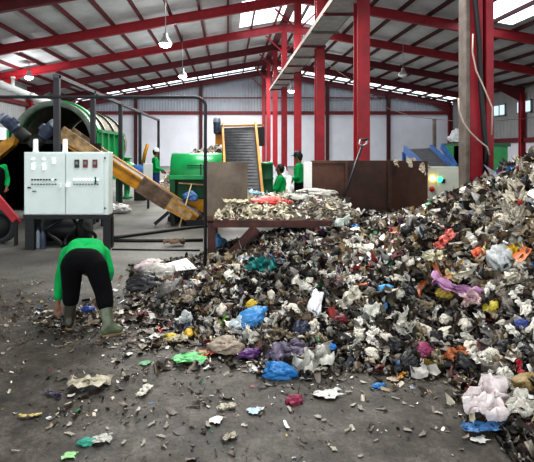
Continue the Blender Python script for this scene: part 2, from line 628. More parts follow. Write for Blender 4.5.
# cables below the cabinet
for k, (px, s, lab) in enumerate(((66, .1, 'thick black cable looping to the floor beneath the grey control cabinet'),
                                  (84, -.12, 'black cable drooping under the right half of the control cabinet'),
                                  (50, .14, 'black cable coil hanging below the left cabinet door'))):
    p = at(px, 215, yc)
    pts = [(p.x + s * math.sin(j / 9 * 5.5 + k), yc + .22 + .05 * math.cos(j * .9), z0 - .07 - (z0 - .1) * j / 9) for j in range(10)]
    tag(MB().tube(pts, .03, 8).build('cabinet_cable', M_cable), lab, 'cable')
# a dark junction box behind the cabinet legs
p = gnd(62, 243)
t = thing('pump_unit', 'black pump unit on the floor under the control cabinet', 'pump', (p.x, 8.45, 0))
MB().lathe([(0, -.3), (.17, -.3), (.19, -.26), (.19, .26), (.17, .3), (0, .3)], (p.x, 8.5, .24), (1, 0, 0), 18).build('motor_housing', M_black, t)
MB().box((p.x - .35, 8.35, 0), (p.x + .35, 8.65, .06)).build('base', M_dark, t)
MB().lathe([(0, 0), (.22, 0), (.24, .05), (.22, .16), (0, .16)], (p.x + .34, 8.5, .26), (1, 0, 0), 18).build('pump_casing', M_dark, t)
MB().lathe([(.05, 0), (.05, .2), (.08, .2), (.08, .24), (0, .24)], (p.x + .42, 8.5, .4), (0, 0, 1), 14).build('outlet', M_black, t)
# bottles under the cabinet
for px, py, cap, label in ((38, 248, M_bluecap, 'clear water bottle standing by the left cabinet leg'), (43, 249, M_black, 'dark bottle beside the clear water bottle')):
    p = gnd(px, py)
    t = thing('plastic_bottle', label, 'bottle', (p.x, p.y, 0))
    MB().lathe([(0, 0), (.04, 0), (.045, .02), (.043, .1), (.045, .2), (.035, .25), (.018, .29), (.018, .31)], (p.x, p.y, 0), seg=16).build('bottle_body', M_clear if cap is M_bluecap else M_motor, t)
    MB().lathe([(.021, .3), (.021, .33), (0, .33)], (p.x, p.y, 0), seg=14).build('cap', cap, t)


def motor(root, c, axis, L=.5, r=.14, gear=True):
    """gear motor: finned body, end cover, gearbox, terminal box - all parts of its machine"""
    c, ax = Vector(c), Vector(axis).normalized()
    prof = [(0, 0), (r * .8, 0)]
    k = 9
    for i in range(k):
        a = .04 + (L - .1) * i / k
        prof += [(r, a), (r, a + L / k * .45), (r * .88, a + L / k * .5), (r * .88, a + L / k * .9)]
    prof += [(r, L - .04), (r, L), (0, L)]
    b = MB().lathe(prof, c, ax, 18).build('motor', M_motor, root)
    MB().lathe([(0, .1), (r * .8, .09), (r * .96, .04), (r * .96, 0)], c + ax * L, ax, 18).build('fan_cover', M_motor_end, b)
    side = ax.cross(Vector((0, 0, 1))).normalized()
    top = side.cross(ax)
    q = c + ax * L * .45 + top * r * .95
    MB().bar(q - ax * .07, q + ax * .07, .13, .1, top).build('terminal_box', M_motor, b)
    if gear:
        MB().lathe([(0, -.3), (r * .9, -.3), (r * 1.1, -.26), (r * 1.1, -.06), (r * .85, 0), (0, 0)], c, ax, 18).build('gearbox', M_dark, b)
    return b


# --- big rotating drum
yd = 13.0
dc = at(53, 143, yd)
rd = 1.15
t = thing('trommel_drum_machine', 'large green rotating drum screen with open round mouth behind the grey cabinet', 'machine', (dc.x, yd, 0))
MB().lathe([(rd, 0), (rd, .34), (rd - .14, .34), (rd - .14, 0), (rd, 0)], dc, (0, 1, 0), 64).build('front_ring', M_rim, t)
MB().lathe([(rd + .05, .34), (rd + .05, .62), (rd - .1, .62), (rd - .1, .34), (rd + .05, .34)], dc, (0, 1, 0), 64).build('drive_ring', M_green, t)
M_drummesh = mat('dusty_drum_mesh', (150, 142, 122), .7, rgb2=(70, 68, 56), scale=14)
MB().lathe([(rd - .08, .6), (rd - .08, 4.4), (rd - .12, 4.4), (rd - .12, .6)], dc, (0, 1, 0), 64).build('drum_screen', M_drummesh, t)
for k in range(3):
    MB().lathe([(rd - .02, 1.4 + k * 1.2), (rd - .02, 1.5 + k * 1.2), (rd - .09, 1.5 + k * 1.2), (rd - .09, 1.4 + k * 1.2)], dc, (0, 1, 0), 48).build('hoop', M_rim, t)
MB().lathe([(rd - .14, 4.3), (rd - .5, 4.3), (0, 4.3)], dc, (0, 1, 0), 48).build('end_plate', M_dark, t)
mb = MB().box((-3.56, 13.0, .75), (-3.5, 15.9, 2.16))
for k in range(5):
    mb.box((-3.5, 13.1 + k * .66, .8), (-3.43, 13.18 + k * .66, 2.16))
mb.box((-3.56, 13.0, 2.12), (-3.41, 15.9, 2.2))
mb.build('side_housing', M_green, t)
MB().box((-6.0, 13.0, .75), (-5.94, 15.9, 2.2)).build('side_housing', M_green, t)
for yy in (13.1, 15.4):
    for xx in (-3.53, -5.97):
        MB().box((xx - .07, yy, 0), (xx + .07, yy + .14, .8)).build('leg', M_greend, t)
# --- white duct over the drum
a, b = at(-30, 72, 15.0), at(56, 106, 15.0)
d = thing('ventilation_duct', 'white sloping duct descending to the top of the drum ring', 'duct', (b.x, b.y, b.z))
MB().tube([a, a.lerp(b, .5), b], .11, 14).build('duct_pipe', M_white, d)
for f in (.35, .72):
    q = a.lerp(b, f)
    MB().lathe([(.13, -.04), (.13, .04), (.1, .04), (.1, -.04)], q, b - a, 14).build('joint_ring', M_lampgrey, d)
q = a.lerp(b, .5)
MB().lathe([(.05, 0), (.05, .25), (.07, .25), (.07, .3), (0, .3)], q + Vector((0, 0, .08)), (0, 0, 1), 12).build('vent_stub', M_white, d)

# --- yellow incline conveyor, high end at the left
yk, wk = 10.4, .62
pa, pb = at(60, 134, yk), at(196, 220, yk)
t = thing('belt_conveyor', 'long yellow inclined belt conveyor rising to the drum from the floor', 'conveyor', (pb.x, yk, 0))
dirn = (pb - pa).normalized()
nrm = Vector((dirn.z, 0, -dirn.x))
nrm = nrm if nrm.z > 0 else -nrm
for yy in (yk, yk + wk):
    mid = pa.lerp(pb, .62)
    oy = Vector((0, yy - yk, 0))
    mb = MB()
    mb.poly([pa + oy - nrm * .17, pb + oy - nrm * .12, pb + oy + nrm * .12, pa + oy + nrm * .17], .05, (0, 1, 0))
    for s, h in ((-.14, .04), (.14, .04)):
        mb.bar(pa + oy + nrm * s + Vector((0, .0, 0)), pb + oy + nrm * s * .65, .11, h, nrm)
    mb.build('side_frame', M_yellow, t)
    u0, u1 = pa + oy + nrm * -.1 + Vector((0, -.06, 0)), pa.lerp(pb, .3) + oy + nrm * -.05 + Vector((0, -.06, 0))
    MB().poly([u0, u1, u1 + nrm * .2, u0 + nrm * .3], .03, (0, 1, 0)).build('upper_guard', M_tan, t)  # beige colour stands in for light reflecting off the upper frame
ov = Vector((0, -.03, 0))
u0, u1 = pa.lerp(pb, .585) + ov, pa.lerp(pb, .8) + ov
MB().poly([u0 - nrm * .17, u1 - nrm * .17, u1 + nrm * .17, u0 + nrm * .2], .03, (0, -1, 0)).build('skirt_board', M_board, t)
u0, u1 = pa.lerp(pb, .8) + ov, pa.lerp(pb, .965) + ov
MB().poly([u0 - nrm * .15, u1 - nrm * .12, u1 + nrm * .13, u0 + nrm * .17], .025, (0, -1, 0)).build('skirt_board', M_tan, t)
oc = Vector((0, wk / 2, 0))
MB().bar(pa + oc + nrm * .1, pb + oc + nrm * .1, wk - .08, .03, nrm).build('belt', M_belt, t)
for e in (pa, pb):
    MB().lathe([(0, 0), (.13, 0), (.13, wk), (0, wk)], e + Vector((0, 0.02, 0)), (0, 1, 0), 20).build('drum_roller', M_dark, t)
for f in (.2, .3, .82):
    q = pa.lerp(pb, f)
    for yy in (yk + .03, yk + wk):
        MB().bar((q.x, yy, q.z - .15), (q.x + .05, yy, 0), .09).build('leg', M_dark, t)
q = pa.lerp(pb, .8)
MB().bar((q.x, yk - .02, q.z - .2), (q.x - .3, yk - .02, .05), .07).build('brace', M_dark, t)
MB().box((pb.x - .2, yk - .06, 0), (pb.x + .22, yk + wk + .06, .14)).build('foot_frame', M_dark, t)
motor(t, at(42, 137, 10.1), (.62, -.1, .6), .36, .125)

# --- dark feeder with a gear motor on top
t = thing('feeder_machine', 'dark steel feeder box with tilted gear motor on top, behind the cabinet', 'machine', (-4.2, 10.9, 0))
z = at(0, 141, 10.7).z
mb = MB().box((-5.6, 10.7, .3), (-3.45, 11.6, z), .02)
for k in range(7):
    mb.box((-5.5 + k * .3, 10.64, .35), (-4.62 + k * .3, 10.7, z - .05))
mb.build('body', M_dark, t)
MB().box((-5.65, 10.62, z - .07), (-3.4, 11.68, z + .02), .01).build('top_flange', M_black, t)
for xx in (-5.5, -3.55):
    for yy in (10.75, 11.5):
        MB().box((xx - .06, yy - .06, 0), (xx + .06, yy + .06, .32)).build('leg', M_black, t)
a = at(7, 141, 10.4)
MB().poly([a + Vector((-.26, 0, -.42)), a + Vector((.12, 0, -.1)), a + Vector((.22, 0, .16)), a + Vector((-.22, 0, -.06))], .5, (0, 1, 0)).build('motor_bracket', M_yellow, t)
MB().bar(a + Vector((-.1, .3, -.2)), (-4.6, 10.9, z), .12).build('bracket_arm', M_yellow, t)
motor(t, at(17, 130, 10.35), (-.66, -.1, .6), .36, .12)

# --- railing, level, running back from the cabinet
RX, RZ = -3.01, 2.97
t = thing('railing', 'dark steel post-and-rail frame running back from the cabinet', 'railing', (RX, 8.4, 0))
for px in (57, 93, 120.5, 140, 158.5):
    yy = RX * F / (px - CX)
    MB().box((RX - .05, yy - .05, 0), (RX + .05, yy + .05, RZ)).build('post', M_rail, t)
MB().box((RX - .05, 8.38, RZ - .06), (RX + .05, 20.8, RZ + .01)).build('top_rail', M_railtop, t)

# --- bent pipe frame
p0, p1 = at(-25, 97, 6.3), at(213, 97, 6.3)
g = gnd(205, 275)
t = thing('pipe_frame', 'thin dark pipe running level overhead and bending down beside the steel bin', 'pipe', (p1.x, 6.3, 0))
r_ = .12
pts = [p0, p1 - Vector((r_ * 2, 0, 0))] + [p1 + Vector((-r_ * 2 + r_ * math.sin(a) * 1.2, 0, -r_ + r_ * math.cos(a))) for a in (.4, .8, 1.2, 1.5)] + [Vector((p1.x - .1, 6.3, 1.9)), Vector((p1.x - .1, 6.3, 0))]
MB().tube(pts, .021, 10).build('pipe', M_rail, t)
MB().lathe([(0, 0), (.09, 0), (.09, .015), (.03, .02)], (p1.x - .1, 6.3, 0), seg=16).build('base_plate', M_dark, t)
MB().bar(p0 - Vector((0, 0, 0)), (p0.x, 6.3, 0), .06).build('post', M_rail, t)

# hoses on the concrete
for pts, r, lab in (([(108, 240), (130, 237), (160, 233), (190, 229), (235, 225)], .03, 'black hose lying on the concrete, farther of the two beside the cabinet'),
                    ([(104, 242), (130, 242), (165, 242), (203, 241.5)], .028, 'straight black pipe on the concrete in front of the long hose'),
                    ([(112, 250), (150, 250.5), (200, 251)], .012, 'thin dark cord on the concrete nearest the waste')):
    P = [gnd(*q) + Vector((0, 0, r)) for q in pts]
    tag(smooth(MB().tube(P, r, 8).build('floor_hose', M_cable)), lab, 'hose')

# --- small equipment near the rail
p = gnd(127, 198)
t = thing('green_pump', 'upright green pump between the dark rail posts', 'pump', (p.x, p.y, 0))
k_ = p.y / F
MB().lathe([(0, 0), (.2, 0), (.2, .05), (.1, .07), (.1, .45), (.24, .5), (.3, .62), (.3, 1.05), (.24, 1.18), (.1, 1.24), (.1, 1.34), (.16, 1.34), (.16, 1.4), (0, 1.4)], (p.x, p.y, 0), seg=20).build('casing', M_green, t)
MB().tube([(p.x - .1, p.y, 1.3), (p.x - .25, p.y, 1.65), (p.x - .14, p.y, 1.9)], .06, 10).build('outlet_pipe', M_tan, t)
MB().lathe([(.34, 0), (.34, .08), (.28, .08), (.28, 0)], (p.x, p.y, .78), seg=20).build('flange', M_greend, t)
p = gnd(141, 200)
t = thing('blue_pump', 'small blue pump beside the upright green pump', 'pump', (p.x, p.y, 0))
MB().box((p.x - .2, p.y - .18, 0), (p.x + .2, p.y + .18, .75), .02).build('base', M_dark, t)
MB().lathe([(0, -.28), (.18, -.28), (.22, -.2), (.22, .2), (.18, .28), (0, .28)], (p.x, p.y, .95), (1, 0, 0), 18).build('casing', M_blue, t)
MB().tube([(p.x + .05, p.y, 1.1), (p.x + .12, p.y, 1.5), (p.x + .22, p.y, 1.85)], .06, 10).build('outlet_pipe', M_yellow, t)
p = at(148, 175, 13.5)
t = thing('notice_board', 'white blank upright board hanging from the dark rail post', 'board', (p.x, p.y, 0))
MB().box((p.x - .13, p.y - .02, p.z - .33), (p.x + .13, p.y + .02, p.z + .33), .006).build('panel', M_white, t)
MB().box((p.x - .03, p.y + .02, 0), (p.x + .03, p.y + .06, p.z + .3)).build('post', M_rail, t)

# --- green screening drum machine in the middle
ym = 11.2
a, b = at(170, 153, ym), at(226, 222, ym)
xa, xb = a.x, b.x + .05
t = thing('green_screening_machine', 'green rounded drum machine on legs with yellow chute base', 'machine', ((xa + xb) / 2, ym + .5, 0))
rc, zc = .52, 1.06
mb = MB()
prof = []
N = 20
ring0, ring1 = [], []
for i in range(N + 1):
    th = math.pi * i / N
    q = (ym + .52 - rc * math.cos(th), zc + rc * math.sin(th))
    ring0.append(mb.bm.verts.new((xa, *q)))
    ring1.append(mb.bm.verts.new((xb, *q)))
for i in range(N):
    f = mb.bm.faces.new((ring0[i], ring1[i], ring1[i + 1], ring0[i + 1]))
    f.smooth = True
mb.bm.faces.new(ring0)
mb.bm.faces.new(ring1[::-1])
mb.build('drum_cover', M_green, t)
MB().box((xa - .03, ym - .06, zc - .1), (xb + .03, ym + 1.1, zc), .01).build('flange', M_green, t)
mb = MB().box((xa + .16, ym + .12, .5), (xb, ym + .95, zc - .1), .01)
mb.build('lower_body', M_greend, t)
MB().bar((xa + .2, ym + .05, .88), (xb, ym + .05, .8), .16, .03).build('ledge', M_tan, t)
for xx in (xa + .06, xb - .1):
    for yy in (ym + .02, ym + 1.):
        MB().box((xx - .06, yy - .06, 0), (xx + .06, yy + .06, zc - .1)).build('leg', M_greend, t)
MB().poly([(xa + .22, ym + .08, .18), (xb - .3, ym + .08, .18), (xb - .1, ym + .08, .5), (xa + .22, ym + .08, .48)], .8, (0, 1, 0)).build('chute', M_yellow, t)
MB().box((xa - .05, ym - .02, 0), (xb - .1, ym + 1.05, .1)).build('base_frame', M_dark, t)
MB().bar((xa + .4, ym - .02, zc + .23), (xa + .95, ym - .02, zc + .22), .03).bar((xa + .72, ym - .02, zc - .02), (xa + .72, ym - .02, zc + .26), .03).build('locking_bar', M_greend, t)

# leaning pale stick
a, b = gnd(179, 228), at(191.5, 184, 11.05)
tag(MB().tube([a, b], .016, 7).build('bamboo_stick', M_wood), 'pale thin stick leaning against the green drum machine', 'stick')

# ================================================================== CLEATED CONVEYOR BEHIND THE BIN
T0, T1 = at(224, 128, 10.6), at(254, 127, 10.6)
B0, B1 = at(228, 200, 8.9), at(261, 200, 8.9)
t = thing('cleated_conveyor', 'steep grey ribbed belt conveyor with yellow side rails behind the steel bin', 'conveyor', (.3, 9.8, 0))
mb = MB().poly([T0, T1, B1, B0], .06, (0, .5, -.5))
for k in range(24):
    f = (k + .5) / 24
    mb.bar(T0.lerp(B0, f) + Vector((0, -.02, .01)), T1.lerp(B1, f) + Vector((0, -.02, -.04)), .025, .03)
mb.build('belt', M_belt, t)
up = Vector((0, -.12, .04))
MB().bar(T0 + up * .3 + Vector((-.03, 0, .03)), B0 + up * .3 + Vector((-.03, 0, 0)), .045, .2, (0, -1, .6)).build('side_rail', M_yellow, t)
MB().bar(T1 + up * .3 + Vector((.03, 0, .03)), B1 + up * .3 + Vector((.03, 0, 0)), .05, .2, (0, -1, .6)).build('side_rail', M_yellow, t)
MB().bar(T0 + Vector((-.06, 0, .04)), T1 + Vector((.22, 0, .04)), .1, .04).build('top_bar', M_yellow, t)
MB().box((T1.x + .05, T1.y - .02, T1.z - .42), (T1.x + .23, T1.y + .4, T1.z), .01).build('drive_guard', M_black, t)
for xx in (T0.x, T1.x):
    MB().bar((xx, T0.y + .1, T0.z - .2), (xx, T0.y + .2, 0), .09).build('leg', M_yellow, t)
q = at(218, 139, 10.5)
MB().poly([q + Vector((-.06, 0, -.12)), q + Vector((.14, 0, -.12)), q + Vector((.14, 0, .2)), q + Vector((-.06, 0, .12))], .2, (0, 1, 0)).build('motor_bracket', M_orange, t)
motor(t, at(217.5, 134, 10.45), (-.05, 0, 1), .26, .085, gear=False)
p = at(265.5, 172, 11.)
t = thing('green_bin', 'dark green round drum standing beside the ribbed conveyor', 'drum', (p.x, p.y, 0))
z = at(0, 163, 11.).z
pr = [(0, 0), (.16, 0)]
for k in range(4):
    pr += [(.17, .02 + k * z / 4), (.17, z / 4 * (k + .85)), (.185, z / 4 * (k + .9)), (.185, z / 4 * (k + .97))]
MB().lathe(pr + [(.16, z - .01), (0, z - .01)], (p.x, p.y, 0), seg=20).build('drum_body', M_greend, t)
MB().lathe([(0, .03), (.17, .03), (.175, 0)], (p.x, p.y, z - .01), seg=20).build('lid', M_green, t)

# ================================================================== STEEL BIN WITH DECK
yf = 6.75
zd = EYE - (220 - CY) * yf / F
t = thing('waste_bin_platform', 'brown steel loading platform with upright plates holding the waste', 'platform', (.9, yf + .8, 0))
yp = 7.15
xl0, xl1 = at(203.5, 0, yp).x, at(247.5, 0, yp).x
zt = at(0, 162., yp).z
MB().box((xl0, yp, zd - .02), (xl1, yp + .02, zt)).box((xl0, yp, zd), (xl0 + .02, yp + .9, zt)).build('corner_plate', M_plate, t)
xd1 = 1.75
MB().box((xl0 + .16, yf - .04, zd - .1), (xd1, yf, zd + .0)).build('deck_beam', M_frame, t)
MB().box((xl0 + .05, yf, zd - .04), (xd1, 8.5, zd)).build('deck', M_rust, t)
for xx, yy in ((at(211.5, 0, yf).x, yf), (xd1 - .1, yf + .1), (at(211.5, 0, yf).x, 8.3), (xd1 - .1, 8.3)):
    MB().box((xx - .055, yy, 0), (xx + .055, yy + .1, zd - .02)).build('leg', M_frame, t)
MB().bar(at(256, 228, yf), at(222, 266, yf), .07, .13, (0, 1, 0)).bar(at(256, 228, yf), at(222, 266, yf), .14, .05, (0, 1, 0)).build('brace', M_frame, t)
yb_ = 8.6
q = [at(px, 0, yb_).x for px in (303, 311, 346, 389)]
ztb = at(0, 160.5, yb_).z
MB().box((q[0], yb_ - .1, zd), (q[1], yb_ - .05, ztb - .02)).build('pale_end_plate', M_white, t)
MB().box((q[1], yb_, zd - .3), (q[2], yb_ + .03, ztb)).box((q[1], yb_ - .03, ztb - .05), (q[2], yb_, ztb)).build('back_plate', M_rust, t)
MB().box((q[2], yb_, zd - .3), (q[3], yb_ + .03, ztb)).build('back_plate', M_rustdk, t)
e = at(427, 161, 7.75)
MB().poly([(q[3], yb_, .2), (e.x, 7.75, .2), (e.x, 7.75, e.z), (q[3], yb_, ztb)], .03, (.7, .7, 0)).build('wing_plate', M_rustdk, t)
MB().bar((q[3], yb_ - .03, .2), (q[3], yb_ - .03, ztb), .09).build('stiffener', M_rustdk, t)
MB().bar((q[2], yb_ - .02, .3), (q[2], yb_ - .02, ztb), .05).build('stiffener', M_rust, t)

# shovel
a, b = at(344, 196, 8.1), at(362, 146, 8.55)
t = thing('shovel', 'dark shovel with grip handle leaning on the brown back plate', 'shovel', a)
d = (b - a).normalized()
MB().tube([a, b], .022, 8).build('shaft', M_rail, t)
c = b + d * .14
s_ = Vector((1, 0, 0)) * .065
mb = MB().tube([b, b + d * .05 - s_, c - s_], .016, 8).tube([b, b + d * .05 + s_, c + s_], .016, 8)
mb.build('handle_fork', M_lampgrey, t)
MB().tube([c - s_ * 1.2, c + s_ * 1.2], .02, 8).build('grip', M_rail, t)
MB().poly([a + Vector((-.12, -.02, -.02)), a + Vector((.12, -.02, -.02)), a - d * .3 + Vector((.1, 0, 0)), a - d * .36, a - d * .3 + Vector((-.1, 0, 0))], .012, (0, 1, 0)).build('blade', M_dark, t)

# ================================================================== RIGHT BACKGROUND MACHINES
t = thing('blue_conveyor', 'inclined conveyor with bright blue side rails behind the bin', 'conveyor', (6, 14, 0))
a0, a1 = at(405, 149, 15.6), at(431, 148, 15.6)
b0, b1 = at(427, 171, 12.6), at(458, 173, 12.6)
MB().poly([a0, a1, b1, b0], .05, (0, .3, -1)).build('belt', M_belt, t)
MB().bar(a0, b0, .1, .2).build('side_rail', M_blue, t)
MB().bar(a1, b1, .1, .2).build('side_rail', M_blue, t)
MB().bar(a0 + Vector((0, .1, -.1)), (a0.x, 15.7, 0), .1).build('leg', M_blue, t)
MB().bar(a1 + Vector((0, .1, -.1)), (a1.x, 15.7, 0), .1).build('leg', M_blue, t)
MB().bar(b1 + Vector((0, 0, -.1)), (b1.x, 12.6, 0), .1).build('leg', M_blue, t)
MB().bar(b0 + Vector((0, 0, -.1)), (b0.x, 12.6, 0), .1).build('leg', M_blue, t)
MB().bar(at(442, 146, 15.2), at(456, 167, 14), .09, .16).build('return_rail', M_blue, t)
MB().bar(at(405, 151, 15.6), at(431, 150, 15.6), .12).build('head_roller', M_lampgrey, t)
t = thing('green_container', 'green steel container behind the nearest red column', 'container', (7.8, 16.2, 0))
mb = MB().box((7.65, 15.6, .1), (9.1, 17, 1.84), .02)
for k in range(5):
    mb.box((7.75 + k * .27, 15.55, .15), (7.05 + k * .27, 15.6, 1.78))
mb.build('body', mat('bright_green_container', (46, 150, 84), .5), t)
MB().box((7.6, 15.53, 1.76), (9.15, 17.05, 1.88)).build('rim', M_greend, t)
MB().box((7.7, 15.7, 0), (9.05, 16.9, .12)).build('skid', M_dark, t)
p = at(434, 120, 17.5)
tag(MB().box((p.x - .05, 17.42, 0), (p.x + .05, 17.52, p.z)).box((p.x - .06, 17.41, p.z - .02), (p.x + .06, 17.53, p.z + .03)).box((p.x - .18, 17.29, 0), (p.x + .18, 17.65, .04)).build('steel_post', M_greysteel),
    'grey upright post rising behind the blue conveyor', 'post')
yw = 9.3
a, b = at(427, 167, yw), at(463, 200, yw)
t = thing('switch_box', 'pale control box with glowing yellow and green lights behind the bin', 'cabinet', ((a.x + b.x) / 2, yw + .15, 0))
MB().box((a.x, yw, .5), (b.x, yw + .32, a.z), .01).build('body', mat('off_white_box', (178, 182, 168), .5, var=.1), t)
MB().box((a.x + .2, yw - .015, .55), (b.x - .03, yw, a.z - .04), .004).build('door', mat('off_white_door', (190, 192, 180), .5, var=.1), t)
for px, py, c, s in ((432.5, 178.5, (255, 205, 70), 14), (439.5, 179.5, (40, 240, 130), 6), (432, 189, (150, 26, 26), .2)):
    p = at(px, py, yw)
    MB().lathe([(0, .05), (.04, .045), (.055, .0)], (p.x, yw - .0, p.z), (0, -1, 0), 14).build('indicator_lamp', mat('lamp_lens_%d' % int(px * 10 + py), c, .3, var=.02, emit=s), t)
p = at(443, 181, yw)
MB().box((p.x - .03, yw - .04, p.z - .04), (p.x + .03, yw - .012, p.z + .04)).build('switch', M_black, t)
for xx in (a.x + .05, b.x - .05):
    MB().box((xx - .03, yw + .1, 0), (xx + .03, yw + .16, .5)).build('leg', M_dark, t)

# --- red hand cart at the left edge
t = thing('hand_cart', 'red steel cart frame with black wheel at the left edge', 'cart', (-4.1, 8.3, 0))
a, b = at(-16, 182, 8.3), at(16, 220, 8.3)
MB().bar(a, b, .07, .12).build('frame_bar', mat('cart_red_paint', (176, 34, 48), .45), t)
MB().bar(a + Vector((-.05, .2, -.1)), b + Vector((-.05, .2, -.1)), .07, .12).build('frame_bar', MATS['cart_red_paint'], t)
MB().bar(b + Vector((-.05, 0, .02)), b + Vector((-.05, .2, -.08)), .06).build('cross_bar', MATS['cart_red_paint'], t)
wc = Vector((at(0, 0, 8.5).x, 8.5, .3))
w = MB().lathe([(.3, -.05), (.3, .05), (.24, .06), (.2, .05), (.2, -.05), (.24, -.06), (.3, -.05)], wc, (0, 1, 0), 28).build('wheel', M_black, t)
MB().lathe([(0, -.05), (.2, -.04), (.2, .04), (0, .05)], wc, (0, 1, 0), 24).build('wheel_disc', M_dark, w)
MB().bar(b, (b.x, 8.3, 0), .05).build('leg', M_dark, t)

# ================================================================== WASTE HEAPS
CP = [(200, 352, 3.92, 0), (200, 310, 4.6), (200, 285, 5.3), (215, 270, 6.0), (235, 262, 6.3), (250, 368, 3.6, 0), (250, 330, 4.2), (250, 290, 5.0), (262, 256, 6.0), (272, 248, 6.3),
      (270, 377, 3.5, 0), (300, 350, 3.8), (300, 310, 4.4), (300, 270, 5.1), (300, 245, 5.8), (312, 238, 6.35), (350, 378, 3.46, 0), (350, 330, 4.1), (350, 290, 4.7), (350, 250, 5.4), (345, 233, 6.2), (365, 219, 6.9),
      (400, 388, 3.34, 0), (400, 350, 3.75), (400, 300, 4.4), (400, 260, 5.1), (400, 232, 6.0), (412, 218, 6.9), (440, 388, 3.32, 0), (440, 340, 3.85), (440, 290, 4.5), (440, 250, 5.1), (440, 220, 5.6), (440, 205, 6.2),
      (470, 380, 3.4, .02), (480, 330, 3.9), (480, 290, 4.4), (480, 250, 4.8), (480, 214, 5.1), (480, 190, 5.6), (520, 390, 3.2, .08), (520, 340, 3.7), (520, 300, 4.1), (520, 250, 4.5), (520, 204, 4.8), (520, 166, 5.2),
      (570, 385, 3.1, .15), (570, 300, 3.9), (570, 200, 4.5), (570, 126, 5.2), (640, 300, 3.6), (640, 200, 4.3), (640, 135, 4.9),
      (534, 445, 2.66, .06), (534, 412, 2.95, .1), (600, 445, 2.66, .12), (440, 410, 3.05, 0), (462, 432, 2.8, 0), (500, 465, 2.5, 0), (445, 395, 3.2, 0), (480, 400, 3.15, .07), (500, 425, 2.9, .06),
      (160, 325, 4.5, 0), (165, 300, 5.2, .06), (160, 272, 6.4, .08), (190, 268, 6.6, .1), (140, 300, 5.3, 0), (140, 275, 6.3, .02), (120, 290, 5.5, 0), (180, 345, 4.05, 0), (150, 258, 7.2, 0), (200, 255, 7.4, .02)]
pts, hs = [], []
for c in CP:
    p = at(*c[:3])
    pts.append((p.x, p.y))
    hs.append(c[3] if len(c) > 3 else max(p.z, 0))
for x, y, h in ((2.9, 6.4, 1.0), (3.6, 6.2, 1.25), (4.4, 6.2, 1.5), (2.4, 7.2, .62), (3.2, 7.2, .75), (4.5, 7.5, 1.0), (1.2, 7.2, .46), (.5, 7.2, .36), (.9, 8.2, .3), (2.2, 8.4, .5), (3.3, 8.6, .3), (4.6, 9, .2), (-.3, 8.2, 0),
                (1.7, 6.7, .62), (-2, 5, 0), (-2, 7, 0), (-1.6, 3, 0), (-.4, 2.6, 0), (.6, 2.4, 0), (.9, 3.0, 0), (3.5, 5.3, 1.62), (4.4, 5.2, 1.85), (5.2, 5.5, 1.9)):
    pts.append((x, y))
    hs.append(h)
P_ = np.array(pts)
H_ = np.array(hs)


def phi(a, b):
    return np.sqrt(((a[:, None, :] - b[None, :, :]) ** 2).sum(-1) + .0004)


NP = len(P_)
Amat = np.zeros((NP + 3, NP + 3))
Amat[:NP, :NP] = -phi(P_, P_) - 1e-3 * 0
Amat[:NP, NP] = 1
Amat[:NP, NP + 1:] = P_
Amat[NP:, :NP] = Amat[:NP, NP:].T
W_ = np.linalg.lstsq(Amat, np.concatenate([H_, [0, 0, 0]]), rcond=None)[0]


def heap_h(xy, lumps=True):
    xy = np.atleast_2d(np.asarray(xy, float))
    h = -phi(xy, P_) @ W_[:NP] + W_[NP] + xy @ W_[NP + 1:]
    if lumps:
        x, y = xy[:, 0], xy[:, 1]
        n = (np.sin(x * 9.3 + np.sin(y * 7.1) * 1.6) * np.sin(y * 8.7 + np.sin(x * 6.3) * 1.9) * .035
             + np.sin(x * 21 + 1.3 + np.sin(y * 17)) * np.sin(y * 19 + 2 * np.sin(x * 13)) * .02)
        h = h + n * np.clip(h * 4, 0, 1)
    under = (xy[:, 0] < 1.5) & (xy[:, 1] > 6.6)
    h = np.where(under, np.minimum(h, .44), h)
    return h


def hit(px, py):
    """where the line of sight through a photo pixel meets the heap or the floor"""
    ys = np.arange(2.2, 9.0, .02)
    x = (px - CX) * ys / F
    z = EYE - (py - CY) * ys / F
    h = np.maximum(heap_h(np.stack([x, ys], 1)), 0)
    k = np.argmax(z <= h)
    if z[k] > h[k]:
        k = len(ys) - 1
    return Vector((x[k], ys[k], max(h[k], 0)))


